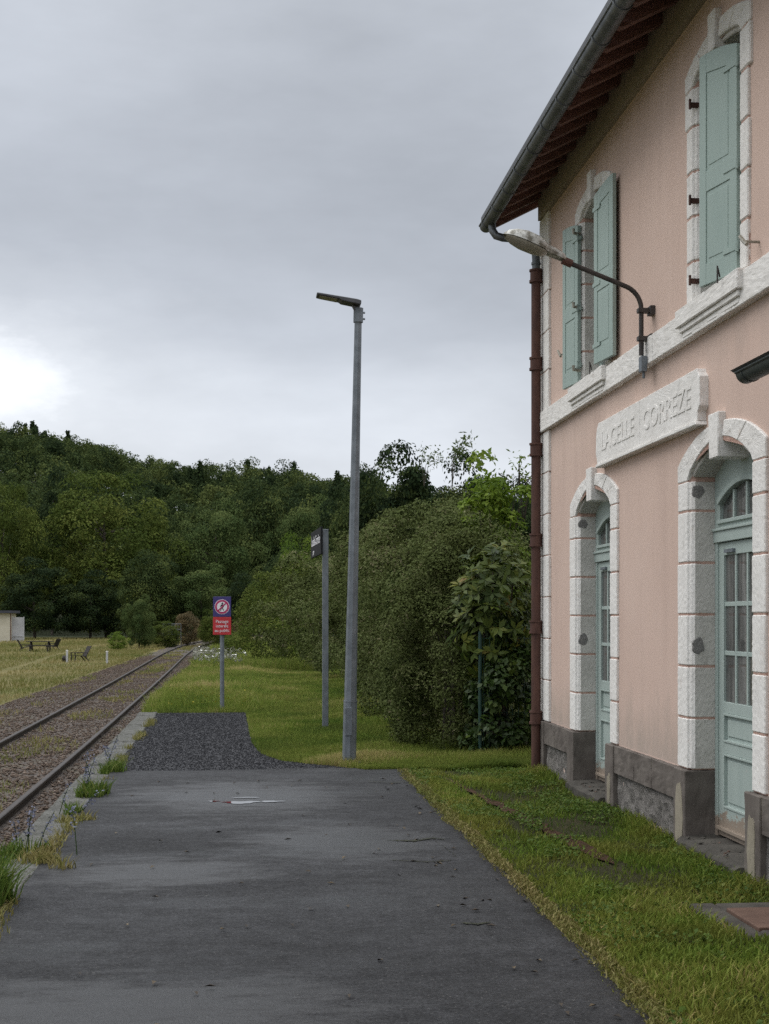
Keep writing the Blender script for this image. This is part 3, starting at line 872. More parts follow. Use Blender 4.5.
# canopy over the next bay, its gutter end comes into view at the right
cn = MB()
cy0, cy1 = 3.4, 8.05
cn.prism([(2.835, 3.092), (WX, 3.19), (WX, 3.215), (2.815, 3.104)], lambda a, b: (a, cy0, b), lambda a, b: (a, cy1 + .03, b))
can = cn.build('canopy', M['slate'], B)
cg = MB()
cgx, cgz, cr_ = 2.90, 3.085, .062
pr = [(cgx + cr_ * math.cos(a), cgz + cr_ * math.sin(a)) for a in np.linspace(math.pi, 2 * math.pi, 13)]
pi_ = [(cgx + (cr_ - .005) * math.cos(a), cgz + (cr_ - .005) * math.sin(a) + .004) for a in np.linspace(2 * math.pi, math.pi, 13)]
cg.py(pr + pi_, cy0, cy1)
cg.py(pr, cy1 - .004, cy1 + .003)
cg.tube([(cgx - cr_, cy0, cgz + .002), (cgx - cr_, cy1, cgz + .002)], .01, 8)
pr2 = [(cgx + (cr_ + .004) * math.cos(a), cgz + (cr_ + .004) * math.sin(a)) for a in np.linspace(math.pi, 2 * math.pi, 13)]
cg.py(pr2, cy1 - .10, cy1 - .08)
M['dark_zinc'] = rough_mat('painted_gutter', (.03, .04, .04), (.05, .062, .06), 7, .5, 0, 0)
autosmooth(cg.build('canopy_gutter', M['dark_zinc'], can), 50)
for yy in (4.2, 7.0):
    br = MB(); br.tube([(WX, yy, 2.72), (3.0, yy, 2.9), (2.93, yy, 3.01)], .018, 8)
    br.build('bracket', M['dark_zinc'], can)

# --- stone surrounds
def arc_pts(c, hw, zs, rise, n=16, p=2.0):
    return [(c + hw * t, zs + rise * (1 - abs(t) ** p)) for t in np.linspace(-1, 1, n)]
def jamb_section(c, sgn, hi, ho, xf, back):
    ins = [(xf, ho), (xf, hi + .045), (xf + .016, hi + .04), (xf + .02, hi + .02), (xf + .045, hi), (back, hi), (back, ho)]
    return [(x, c + sgn * u) for x, u in ins]
def surround(c, hi, ho, zb, zs, rise, zo, orise, key, pitch, back, parent, xf, ears=0., patches=()):
    m = MB()
    for sgn in (1, -1):
        m.m = 1   # mortar core
        m.prism(jamb_section(c, sgn, hi + .004, ho - .012, xf + .006, back - .004), lambda a, b: (a, b, zb), lambda a, b: (a, b, zs + .02))
        z = zb; k = 0
        while z < zs - .05:
            z1 = z + pitch
            if zs - z1 < pitch * .45: z1 = zs - .02
            oo = ho + random.uniform(-.014, .012) + (ears if z > zs - pitch * 1.05 else 0)
            sec = jamb_section(c, sgn, hi, oo, xf + random.uniform(-.002, .002), back)
            n = len(sec)
            m.m = 0
            b0 = len(m.f)
            m.prism(sec, lambda a, b, z=z: (a, b, z + .007), lambda a, b, z1=z1: (a, b, z1 - .007))
            # reveal faces are bare grey stone: side face index 4 (between point 4 and 5) and 3
            for q in (4,): m.fm[b0 + q] = 2
            z = z1; k += 1
    # arch stones
    tt = [-1.0, -.62, -.14, .14, .62, 1.0]
    def zi(u): return zs + rise * (1 - min(1, abs(u) / hi) ** 2)
    def ze(u): return zo + orise * (1 - min(1, abs(u) / ho) ** 2.3)
    for a, b in zip(tt[:-1], tt[1:]):
        if a == -.14: continue
        ins = np.linspace(a, b, 7)
        gap = .004
        lo_f = [(c + u * hi, zi(u * hi) + .035) for u in ins]
        lo_b = [(c + u * hi, zi(u * hi)) for u in ins]
        hi_p = [(c + u * (ho + ears), ze(u * ho)) for u in ins[::-1]]
        if abs(a) == 1.0 or abs(b) == 1.0:
            # springer reaches the outer edge and sits on the jamb
            s0 = -1 if a == -1.0 else 1
            edge = [(c + s0 * (ho + ears), zs - .02), (c + s0 * (hi + .05), zs - .02)]
            if s0 < 0: poly_f = lo_f + hi_p + [edge[0], edge[1]]
            else: poly_f = lo_f + [edge[1], edge[0]] + hi_p
        else: poly_f = lo_f + hi_p
        cy = sum(q[0] for q in poly_f) / len(poly_f)
        poly_f = [(cy + (q[0] - cy) * .994, q[1]) for q in poly_f]
        m.m = 0; m.px(poly_f, xf + random.uniform(-.003, .003), xf + .06)
        m.m = 2; m.px(lo_b + [(q[0], q[1] + .16) for q in lo_b[::-1]], xf + .028, back)
    m.m = 1
    mo = [(c + u * hi, zi(u * hi) + .05) for u in np.linspace(-1, 1, 15)] + [(c + u * (ho - .01), ze(u * ho) - .014) for u in np.linspace(1, -1, 15)]
    m.px(mo, xf + .007, xf + .05)
    m.m = 0
    kb_, kt_, kw = key
    m.px([(c - kw * .86, kb_), (c + kw * .86, kb_), (c + kw * 1.05, kt_), (c - kw * 1.05, kt_)], xf - .03, back - .03)
    m.m = 3
    for (x_, z_, r1, r2) in patches:
        n = 16
        poly = [(x_ + r1 * math.cos(2*math.pi*k/n) * random.uniform(.8, 1.15), z_ + r2 * math.sin(2*math.pi*k/n) * random.uniform(.8, 1.15)) for k in range(n)]
        m.prism(poly, lambda a, b: (a, c + hi - .003, b), lambda a, b: (a, c + hi + .01, b))
    o = m.build('stone_surround', [M['white_stone'], M['mortar'], M['grey_stone'], M['patch']], parent)
    rough_up(o, 4, .022, .006, .008)
    return o

def door(c, lab):
    d = bpy.data.objects.new('door', None); COL.objects.link(d); d.parent = B
    d.location = Vector((WX + .2, c, 0)) - B.location
    d.empty_display_size = .2
    ZS, RI = 2.665, .175
    surround(c, HW, HO, ZP, ZS, RI, 2.77, .21, (2.735, 3.04, .10), .3725, WX + .24, d, WX - .022, 0.,
             [(WX + .045, 2.565, .05, .048), (WX + .05, 1.455, .05, .06)])
    XD = WX + .168          # outer face of the frame
    f = MB()
    def zi(u): return ZS + RI * (1 - min(1, abs(u) / HW) ** 2)
    # frame: stiles, transom, arched head
    f.box((XD, c - HW, .1), (XD + .06, c - HW + .055, ZS)); f.box((XD, c + HW - .055, .1), (XD + .06, c + HW, ZS))
    f.box((XD - .012, c - HW + .0, 2.195), (XD + .06, c + HW - .0, 2.275))
    f.box((XD - .025, c - HW + .0, 2.275), (XD + .04, c + HW - .0, 2.295))
    t = np.linspace(-1, 1, 25)
    def zf(u): return 2.46 + .13 * (1 - (abs(u) / (HW - .10)) ** 2)   # fanlight opening
    top = [(c + HW * k, zi(HW * k) + .02) for k in t]
    low = [(c + (HW - .10) * k, zf((HW - .10) * k)) for k in t[::-1]]
    f.px(top + [(c + HW - .0, 2.34)] + [(c + HW - .1, 2.34)] + low + [(c - HW + .1, 2.34), (c - HW, 2.34)], XD + .002, XD + .058)
    f.box((XD + .002, c - HW, 2.296), (XD + .058, c + HW, 2.34))
    # moulded ring round the fanlight
    ring_o = [(c + (HW - .075) * k, zf((HW - .10) * k) + .035) for k in t]
    ring_i = [(c + (HW - .10) * k, zf((HW - .10) * k)) for k in t[::-1]]
    f.px(ring_o + ring_i, XD - .016, XD + .01)
    f.box((XD - .016, c - HW + .075, 2.325), (XD + .01, c + HW - .075, 2.352))
    for k in (-.5, 0, .5):
        u = k * (HW - .10)
        f.box((XD + .012, c + u - .016, 2.345), (XD + .05, c + u + .016, zf(u) - .004))
    fr_ = f.build('door_frame', M['door_paint'], d); bevel(fr_, .004)
    # leaf
    l = MB()
    a, b = c - HW + .058, c + HW - .058
    XL = XD + .012
    l.box((XL, a, .11), (XL + .045, a + .10, 2.19)); l.box((XL, b - .10, .11), (XL + .045, b, 2.19))
    for (z0, z1) in ((2.10, 2.19), (.985, 1.065), (.70, .78), (.11, .315)):
        l.box((XL + .0015, a + .10, z0), (XL + .0445, b - .10, z1))
    gw = (b - a - .2) / 4
    for k in (1, 2, 3): l.box((XL + .006, a + .1 + k * gw - .015, 1.065), (XL + .04, a + .1 + k * gw + .015, 2.10))
    for z in (1.41, 1.755): l.box((XL + .008, a + .1, z - .016), (XL + .038, b - .1, z + .016))
    # raised and fielded panels
    for (z0, z1) in ((.78, .985), (.315, .70)):
        l.box((XL + .02, a + .1, z0), (XL + .035, b - .1, z1))
        l.box((XL + .011, a + .15, z0 + .045), (XL + .028, b - .15, z1 - .045))
        for (y_0, y_1, q0, q1) in ((a + .1, b - .1, z0, z0 + .018), (a + .1, b - .1, z1 - .018, z1), (a + .1, a + .118, z0 + .019, z1 - .019), (b - .118, b - .1, z0 + .019, z1 - .019)):
            l.box((XL - .006, y_0, q0 + .0007), (XL + .022, y_1, q1 - .0007))
    l.box((XL - .03, a + .004, .155), (XL + .002, b - .004, .18))   # weather bar
    lf_ = l.build('door_leaf', M['door_paint'], d); bevel(lf_, .003)
    tag(lf_, 'sea green glazed leaf with flaking paint at its foot')
    g_ = MB()
    g_.box((XL + .018, a + .09, 1.06), (XL + .024, b - .09, 2.11))
    g_.px([(c + (HW - .09) * k, zf((HW - .1) * k) + .008) for k in t] + [(c + HW - .09, 2.338), (c - HW + .09, 2.338)], XD + .03, XD + .036)
    g_.build('glazing', M['glass'], d)
    h_ = MB()
    h_.tube([(XL + .01, a + .055, 1.14), (XL - .05, a + .055, 1.14), (XL - .055, a + .12, 1.14)], .009, 8)
    h_.box((XL - .006, a + .035, 1.04), (XL + .002, a + .075, 1.2))
    h_.build('handle', M['black_iron'], d)
    k_ = MB()
    k_.box((XL - .02, c + .22, 2.115), (XL + .004, c + .40, 2.14))
    k_.build('letter_bar', M['zinc_pale'], d)
    # step stone
    s = MB()
    n = 12; vs = []; fs = []
    for i in range(n + 1):
        u = c - HW - .0 + 2 * HW * i / n
        zz = .085 + random.uniform(-.012, .012)
        vs += [(WX - .13 + random.uniform(-.02, .02), u, -.12), (WX - .12 + random.uniform(-.02, .02), u, zz - .02), (WX - .08 + random.uniform(-.02, .02), u, zz), (WX + .05, u, zz + .008), (WX + .22, u, zz + .015)]
    for i in range(n):
        for j in range(4): fs.append((i*5+j, i*5+j+1, (i+1)*5+j+1, (i+1)*5+j))
    fs += [(0, 1, 2, 3, 4), (n*5, n*5+1, n*5+2, n*5+3, n*5+4)]
    s.add(vs, fs)
    for _ in range(40):   # crumbled bits lying on the step belong to it
        r = random.uniform(.008, .026)
        v_ = stones(np.array([WX + random.uniform(-.07, .12)]), np.array([c + random.uniform(-.57, .57)]), np.array([.088]), np.array([r]), rng)
        s.m = random.choice((0, 0, 1)); s.add([tuple(q) for q in v_], CF)
    s.build('step', [M['concrete'], M['rust_plate']], d)
    return d
door(DC[0], ''); door(DC[1], '')

def leaf_shutter(name, hinge, ang, w, z0, z1, zhi, parent, far=False, label=None):
    """local u runs from the hinge; the top edge climbs from z1 at the hinge to zhi at the free side"""
    m = MB()
    sgn = 1
    c, s = math.cos(ang), math.sin(ang)
    # direction of the leaf in plan: ang measured from +Y towards -X
    m.X = Matrix(((-s, -c, 0, hinge[0]), (c, -s, 0, hinge[1]), (0, 0, 1, 0), (0, 0, 0, 1)))
    T = .034
    st = .085
    def zt(u): return z1 + (zhi - z1) * (1 - (1 - min(1, u / w)) ** 2)
    def prism(poly, a, b): m.prism(poly, lambda u, z: (u, a, z), lambda u, z: (u, b, z))
    us = lambda a, b: np.linspace(a, b, 6)
    prism([(0, z0), (st, z0)] + [(u, zt(u)) for u in us(st, 0)], 0, T)
    prism([(w - st, z0), (w, z0)] + [(u, zt(u)) for u in us(w, w - st)], 0, T)
    zm = z0 + (z1 - z0) * .47
    for (a, b) in ((z0, z0 + .14), (zm - .07, zm + .07)):
        prism([(st, a), (w - st, a), (w - st, b), (st, b)], .0012, T - .0012)
    prism([(st, zt(st) - .13), (w - st, zt(w - st) - .13)] + [(u, zt(u)) for u in us(w - st, st)], .0012, T - .0012)
    for (a, b, tp) in ((z0 + .14, zm - .07, False), (zm + .07, None, True)):
        if tp: poly = [(st, a), (w - st, a), (w - st, zt(w - st) - .13), (st, zt(st) - .13)]
        else: poly = [(st, a), (w - st, a), (w - st, b), (st, b)]
        prism(poly, .007, T - .007)
        cu = sum(q[0] for q in poly) / 4; cz = sum(q[1] for q in poly) / 4
        ins = [(cu + math.copysign(abs(q[0] - cu) - .028, q[0] - cu), cz + math.copysign(abs(q[1] - cz) - .03, q[1] - cz)) for q in poly]
        prism(ins, .0035, T - .0035)
    o = m.build(name, M['shutter_paint'], parent); bevel(o, .003)
    if label: tag(o, label)
    for z in (z0 + .16, zm, z1 - .12):
        h = MB(); h.X = m.X
        h.box((-.02, T - .002, z - .018), (.16, T + .005, z + .018)); h.tube([(-.012, T + .004, z - .035), (-.012, T + .004, z + .035)], .011, 8)
        h.box((-.02, -.005, z - .018), (.16, .002, z + .018)); h.box((-.02, -.004, z - .018), (-.008, T + .004, z + .018))
        h.build('strap_hinge', M['shutter_paint'], o)
    return o

def window(c, which):
    d = bpy.data.objects.new('window', None); COL.objects.link(d); d.parent = B
    d.location = Vector((WX, c, 3.87)) - B.location; d.empty_display_size = .2
    ZS, RI = 5.46, .075
    surround(c, WW, WO, 3.88, ZS, RI, 5.56, .13, (5.50, 5.77, .07), .32, WX + .24, d, WX - .022, .03)
    s = MB()
    s.px([(c - WO - .02, 3.745), (c + WO + .02, 3.745), (c + WO + .02, 3.872), (c - WO - .02, 3.872)], WX - .10, WX + .24)
    s.px([(c - WO + .02, 3.705), (c + WO - .02, 3.705), (c + WO - .02, 3.746), (c - WO + .02, 3.746)], WX - .08, WX + .02)
    s.px([(c - WO + .05, 3.665), (c + WO - .05, 3.665), (c + WO - .05, 3.706), (c - WO + .05, 3.706)], WX - .065, WX + .02)
    rough_up(s.build('sill', M['white_stone'], d), 4, .03, .008)
    # casement set back in the reveal
    f = MB(); XD = WX + .16
    f.box((XD, c - WW, 3.87), (XD + .05, c - WW + .06, 5.48)); f.box((XD, c + WW - .06, 3.87), (XD + .05, c + WW, 5.48))
    f.box((XD + .001, c - WW + .06, 3.87), (XD + .049, c + WW - .06, 3.95)); f.box((XD + .001, c - WW + .06, 5.38), (XD + .049, c + WW - .06, 5.52))
    f.box((XD + .002, c - .04, 3.95), (XD + .048, c + .04, 5.38))
    for z in (4.43, 4.9): f.box((XD + .008, c - WW + .06, z - .014), (XD + .042, c + WW - .06, z + .014))
    bevel(f.build('casement', M['shutter_paint'], d), .003)
    g_ = MB(); g_.box((XD + .022, c - WW + .05, 3.94), (XD + .028, c + WW - .05, 5.39)); g_.build('pane', M['glass'], d)
    # iron pintles on the bare jamb, and shutter dogs
    if which == 2:
        for z in (4.05, 4.62, 5.30):
            hk = MB(); hk.box((WX - .05, c + WW + .005, z - .018), (WX + .02, c + WW + .024, z + .018)); hk.tube([(WX - .05, c + WW + .01, z - .03), (WX - .05, c + WW + .01, z + .04)], .010, 8)
            hk.build('pintle', M['iron'], d)
    else:
        for z in (4.02, 4.62, 5.32):
            hk = MB(); hk.tube([(WX - .02, c + WW + .02, z), (WX - .09, c + WW - .01, z), (WX - .09, c + WW - .01, z + .04)], .016, 8)
            hk.build('pintle', M['lamp_bowl'], d)
    for (yy, zz) in ((c + WW + .55, 4.27), (c - WW - .34, 4.0)):
        if (which == 2) == (yy > c): continue
        hk = MB()
        hk.tube([(WX, yy, zz), (WX - .10, yy, zz)], .009, 8)
        hk.tube([(WX - .10, yy + .07, zz + .05), (WX - .10, yy, zz), (WX - .10, yy - .05, zz - .03)], .012, 8)
        hk.build('shutter_dog', M['lamp_bowl'], d)
    hk = MB(); hk.tube([(WX - .11, c - .36, 3.88), (WX - .13, c - .37, 3.95), (WX - .13, c - .37, 3.84)], .006, 6)
    hk.build('sill_hook', M['black_iron'], d)
    w_ = .47
    if which == 1:
        # both leaves folded back against the wall
        leaf_shutter('shutter', (WX - .012, c + WW + .015), R(5), w_, 3.91, 5.40, 5.47, d, label='left sea green shutter leaf folded back against the wall')
        o = leaf_shutter('shutter', (WX - .115, c - WW - .01), R(180 + 6), w_, 3.91, 5.40, 5.47, d, label='right sea green shutter leaf opened flat over the stone jamb')
    else:
        leaf_shutter('shutter', (WX - .0, c - WW - .01), R(12), .47, 3.895, 5.37, 5.45, d, label='single sea green shutter leaf standing ajar')
    return d
window(WC[0], 1); window(WC[1], 2)

# name plaque with raised letters
pl = bpy.data.objects.new('name_plaque', None); COL.objects.link(pl); pl.parent = B
pl.location = Vector((WX, 11.04, 3.2)) - B.location; pl.empty_display_size = .2
m = MB()
ya, yb, za, zb_ = 9.57, 12.50, 3.03, 3.395
ym = 11.07
for (a, b, c0, c1) in ((ya, ym - .004, True, False), (ym + .004, yb, False, True)):
    poly = []
    if c0: poly += [(a, za + .10), (a + .05, za + .06), (a + .05, za)]
    else: poly += [(a, za)]
    if c1: poly += [(b - .06, za), (b, za + .09), (b, zb_ - .12), (b - .05, zb_ - .03), (b - .09, zb_)]
    else: poly += [(b, za), (b, zb_)]
    if c0: poly += [(a + .06, zb_), (a + .04, zb_ - .03), (a, zb_ - .06)]
    else: poly += [(a, zb_)]
    m.px(poly, WX - .065, WX + .02)
m.px([(ya + .03, za - .03), (yb - .04, za - .03), (yb - .06, za - .001), (ya + .05, za - .001)], WX - .08, WX + .02)
m.m = 1; m.box((WX - .058, ym - .005, za + .01), (WX + .02, ym + .005, zb_ - .01))
rough_up(m.build('stone_slab', [M['white_stone'], M['mortar']], pl), 5, .05, .006)
for (txt, yc) in (('LACELLE', 11.76), ('CORREZE', 10.36)):
    vs, fs = text_geo(txt, .23, .0065)
    e = MB()
    sc = 1.22
    e.add([(WX - .064 - z, yc - x * sc, 3.205 + y_) for (x, y_, z) in vs], fs)
    e.build('lettering', M['white_stone'], pl)

# ------------------------------------------------------------------ old lamp on the wall bracket
LY = 10.9
wl = thing('wall_lamp', 'old weathered cobra head lamp on a curved iron bracket fixed to the station wall', 'wall lamp', (WX - .1, LY, 3.72))
a_ = MB()
ax = WX - .10
pth = [(ax, LY, 3.72), (ax, LY, 3.9), (ax, LY, 4.08)]
for k in range(1, 8):
    t = k / 7 * R(66)
    pth.append((ax - .19 * (1 - math.cos(t)), LY, 4.08 + .19 * math.sin(t)))
pth.append((2.456, LY, 4.45))
a_.tube(pth, .019, 12)
autosmooth(a_.build('bracket_arm', M['black_iron'], wl), 50)
for z in (3.85, 4.07):
    c_ = MB(); c_.box((ax - .03, LY - .032, z - .018), (WX + .0, LY + .032, z + .018)); c_.box((ax + .06, LY - .05, z - .035), (WX, LY + .05, z + .035))
    bevel(c_.build('wall_clamp', M['black_iron'], wl), .004)
c_ = MB(); c_.box((ax - .01, LY - .04, 3.59), (WX - .062, LY + .04, 3.71)); c_.tube([(ax + .02, LY, 3.59), (ax + .02, LY, 3.54)], .012, 8); c_.tube([(ax + .02, LY + .02, 3.71), (ax + .02, LY + .015, 3.84)], .007, 6)
bevel(c_.build('junction_box', M['zinc_pale'], wl), .006)
# head: loft along its axis
p0 = Vector((2.47, LY, 4.445)); p1 = Vector((1.985, LY, 4.64))
axd = (p1 - p0).normalized(); up = Vector((0, 0, 1)); up = (up - axd * up.dot(axd)).normalized(); sd = axd.cross(up)
L_ = (p1 - p0).length
prof = [(0, .03, .03), (.04, .048, .05), (.12, .055, .06), (.32, .062, .068), (.36, .085, .075), (.5, .105, .098), (.68, .11, .10), (.84, .095, .08), (.95, .06, .05), (1.0, .02, .015)]
h_ = MB(); ns = 14; vs = []
for (t, wd_, ht) in prof:
    for k in range(ns + 1):
        a = math.pi * k / ns
        q = p0 + axd * (t * L_) + sd * (wd_ * math.cos(a)) + up * (ht * math.sin(a) ** .85)
        vs.append(tuple(q))
nr = ns + 1
fs = [(i*nr+k, i*nr+k+1, (i+1)*nr+k+1, (i+1)*nr+k) for i in range(len(prof)-1) for k in range(ns)]
fs += [(i*nr, (i+1)*nr, (i+1)*nr+ns, i*nr+ns) for i in range(len(prof)-1)]
fs += [tuple(range(nr))]
h_.add(vs, fs)
hd = autosmooth(h_.build('lamp_head', M['lamp_alu'], wl), 50)
bw = MB(); vs = []
pb = [(.30, .05, .01), (.36, .08, .03), (.5, .098, .045), (.7, .102, .047), (.85, .085, .035), (.96, .05, .012)]
for (t, wd_, ht) in pb:
    for k in range(ns + 1):
        a = math.pi + math.pi * k / ns
        q = p0 + axd * (t * L_) + sd * (wd_ * math.cos(a)) + up * (-.004 + ht * math.sin(a))
        vs.append(tuple(q))
fs = [(i*nr+k, (i+1)*nr+k, (i+1)*nr+k+1, i*nr+k+1) for i in range(len(pb)-1) for k in range(ns)]
bw.add(vs, fs)
autosmooth(bw.build('glass_bowl', M['lamp_bowl'], hd), 60)
cl = MB(); cl.tube([tuple(p0 - axd * .06), tuple(p0 + axd * .02)], .032, 12)
cl.build('collar', M['iron'], wl)

# ------------------------------------------------------------------ platform lamp
lp = thing('platform_lamp', 'tall tapering galvanised lamp post with flat grey lamp head at the platform end', 'lamp post', (1.14, 15.9, 0))
top = (1.245, 15.9, 5.12)
def along(z): t = z / 5.12; return (1.14 + .105 * t, 15.9, z)
po = MB()
po.tube([along(0), along(.72)], [.078, .076], 8); po.tube([along(.72), along(.74)], [.079, .079], 8)
po.tube([along(.74), along(2.6), along(4.0), along(5.06)], [.07, .055, .046, .040], 8)
pole = po.build('pole', M['zinc_pale'], lp)
dr = MB(); dr.box((1.125 - .035, 15.9 - .086, .35), (1.125 + .045, 15.9 - .07, .66)); bevel(dr.build('service_door', M['zinc_pale'], pole), .004)
cc = MB(); cc.tube([along(4.98), along(5.14)], .056, 10); cc.tube([(1.28, 15.9, 5.02), (1.32, 15.9, 5.02)], .012, 6); cc.tube([(1.28, 15.9, 5.09), (1.32, 15.9, 5.09)], .012, 6)
cc.build('spigot_clamp', M['zinc_pale'], lp)
hm = MB()
tl = R(9)
def hp(u, z): return (1.27 - u * math.cos(tl) - z * math.sin(tl) * 0, 5.195 + u * math.sin(tl) + z)
body = [(0, -.025), (.02, -.036), (.22, -.03), (.25, -.014), (.50, -.010), (.505, .010), (.48, .014), (.3, .016), (.05, .02), (.0, .014)]
hm.prism(body, lambda u, z: (hp(u, z)[0], 15.9 - .11, hp(u, z)[1]), lambda u, z: (hp(u, z)[0], 15.9 + .11, hp(u, z)[1]))
hm.prism([(.02, -.046), (.10, -.044), (.07, -.10), (.03, -.12)], lambda u, z: (hp(u, z)[0], 15.9 - .04, hp(u, z)[1]), lambda u, z: (hp(u, z)[0], 15.9 + .04, hp(u, z)[1]))
hdo = bevel(hm.build('lamp_head', M['led_head'], lp), .008)
lg = MB(); lg.prism([(.27, -.0145), (.47, -.011), (.47, -.016), (.27, -.02)], lambda u, z: (hp(u, z)[0], 15.9 - .085, hp(u, z)[1]), lambda u, z: (hp(u, z)[0], 15.9 + .085, hp(u, z)[1]))
lg.build('light_panel', M['lamp_bowl'], hdo)
bp = MB()
bp.box((1.14 - .14, 15.9 - .14, -.02), (1.14 + .14, 15.9 + .14, .03))
for sx_ in (-1, 1):
    for sy_ in (-1, 1): bp.tube([(1.14 + sx_ * .11, 15.9 + sy_ * .11, .03), (1.14 + sx_ * .11, 15.9 + sy_ * .11, .06)], .014, 6)
bp.build('base_plate', M['zinc_pale'], lp)

# ------------------------------------------------------------------ red warning sign
wx, wy = -.44, 25.35
ws = thing('warning_sign', 'red and violet no pedestrians sign on a thin grey post at the platform end', 'warning sign', (wx, wy, 0))
m = MB(); m.tube([(wx, wy, -.1), (wx, wy, 1.98)], .038, 12); m.build('post', M['zinc_pale'], ws)
m = MB(); m.box((wx - .16, wy - .060, 1.37), (wx + .16, wy - .045, 1.685)); rp = bevel(m.build('red_panel', M['sign_red'], ws), .004)
m = MB(); m.box((wx - .157, wy - .060, 1.69), (wx + .157, wy - .045, 2.045)); vp = bevel(m.build('violet_panel', M['sign_blue'], ws), .004)
for (t, z, s_z) in (('Passage', 1.605, .078), ('interdit', 1.525, .078), ('au public', 1.445, .078)):
    tx = MB(); vs, fs = text_geo(t, s_z, .0015); tx.add([(wx + x * .95, wy - .0625 - z_, z + y_) for (x, y_, z_) in vs], fs)
    tx.build('lettering', M['sign_white'], rp)
def disc(m, cx, cz, r, y0, y1, n=32): m.py([(cx + r * math.cos(2*math.pi*k/n), cz + r * math.sin(2*math.pi*k/n)) for k in range(n)], y0, y1)
pc = MB()
pc.m = 0; disc(pc, wx, 1.865, .132, wy - .0622, wy - .06)
pc.m = 1; disc(pc, wx, 1.865, .124, wy - .0644, wy - .0624)
pc.m = 0; disc(pc, wx, 1.865, .090, wy - .0666, wy - .0646)
pc.m = 2
disc(pc, wx + .006, 1.925, .016, wy - .0688, wy - .0668, 16)
pc.py([(wx - .018, 1.905), (wx + .024, 1.905), (wx + .035, 1.862), (wx + .026, 1.858), (wx + .016, 1.885), (wx + .014, 1.855), (wx + .034, 1.80), (wx + .02, 1.797), (wx + .0, 1.845), (wx - .018, 1.797), (wx - .032, 1.80), (wx - .012, 1.855), (wx - .012, 1.885), (wx - .03, 1.862), (wx - .036, 1.868)], wy - .0688, wy - .0668)
pc.m = 1
dx_ = .066
pc.py([(wx + dx_ - .008, 1.865 + dx_ + .008), (wx + dx_ + .008, 1.865 + dx_ - .008), (wx - dx_ + .008, 1.865 - dx_ - .008), (wx - dx_ - .008, 1.865 - dx_ + .008)][::-1], wy - .0708, wy - .069)
pc.build('pictogram', [M['sign_white'], M['sign_pink'], M['sign_black']], vp)

# ------------------------------------------------------------------ station name sign on the lawn
nx_, ny_ = 1.17, 21.3
ss = thing('station_sign', 'charcoal station name board on a grey square post in the lawn', 'station sign', (nx_, ny_, 0))
m = MB(); m.box((nx_ - .045, ny_ - .045, -.1), (nx_ + .045, ny_ + .045, 2.98)); m.box((nx_ - .048, ny_ - .048, 2.98), (nx_ + .048, ny_ + .048, 2.995)); bevel(m.build('post', M['zinc_pale'], ss), .006)
th = R(2.6)
dv = Vector((-math.sin(th), math.cos(th), 0)); nv = Vector((-math.cos(th), -math.sin(th), 0))
o0 = Vector((nx_ - .05, ny_ + .02, 0))
m = MB(); m.X = Matrix(((dv.x, nv.x, 0, o0.x), (dv.y, nv.y, 0, o0.y), (0, 0, 1, 0), (0, 0, 0, 1)))
m.box((-.12, 0, 2.62), (1.5, .03, 3.03)); pt_ = bevel(m.build('name_board', M['plate_black'], ss), .006)
tx = MB(); tx.X = m.X
vs, fs = text_geo('Lacelle-Corrèze', .21, .002); tx.add([(.69 - x * 1.0, .031 + z_, 2.86 + y_) for (x, y_, z_) in vs], fs)
tx.build('lettering', M['sign_white'], pt_)
tx = MB(); tx.X = m.X
vs, fs = text_geo('gare', .12, .002); tx.add([(1.05 - x, .031 + z_, 2.70 + y_) for (x, y_, z_) in vs], fs)
tx.build('lettering', M['sign_white'], pt_)

# ------------------------------------------------------------------ manhole near the wall
mh = thing('inspection_cover', 'rusty square inspection cover in a crumbling concrete frame in the grass', 'inspection cover', (2.95, 7.4, 0))
m = MB()
n = 40; vs = []
m.box((2.50, 7.02, -.1), (2.655, 7.9, .03)); m.box((2.657, 7.705, -.1), (3.12, 7.9, .028)); m.box((2.657, 7.02, -.1), (3.12, 7.185, .031))
bevel(m.build('frame', M['concrete'], mh), .02, 3)
m = MB(); m.box((2.66, 7.19, -.05), (3.12, 7.70, .040)); pl_ = bevel(m.build('cover_plate', M['rust_plate'], mh), .006)

# ------------------------------------------------------------------ grass
def blades(x, y, z, h, w, rg, lean=.35, segs=2):
    K = len(x)
    a = rg.uniform(0, 2 * math.pi, K); b = rg.uniform(0, 2 * math.pi, K)
    sx_, sy_ = np.cos(a) * w / 2, np.sin(a) * w / 2
    ln = h * lean * rg.uniform(.2, 1.3, K)
    dx, dy = np.cos(b) * ln, np.sin(b) * ln
    v = np.empty((K, 5, 3))
    v[:, 0] = np.stack([x - sx_, y - sy_, z - .01], 1); v[:, 1] = np.stack([x + sx_, y + sy_, z - .01], 1)
    v[:, 2] = np.stack([x + sx_ * .8 + dx * .35, y + sy_ * .8 + dy * .35, z + h * .6], 1)
    v[:, 3] = np.stack([x - sx_ * .8 + dx * .35, y - sy_ * .8 + dy * .35, z + h * .6], 1)
    v[:, 4] = np.stack([x + dx, y + dy, z + h], 1)
    return v.reshape(-1, 3)
BF = [(0, 1, 2, 3), (3, 2, 4)]
def vnoise(x, y, s, seed):
    r = np.random.default_rng(seed); ph = r.uniform(0, 6.28, 8); an = r.uniform(0, 6.28, 8); fr_ = r.uniform(.6, 2.2, 8)
    return sum(np.sin((x * np.cos(an[k]) + y * np.sin(an[k])) * fr_[k] / s + ph[k]) for k in range(8)) / 8
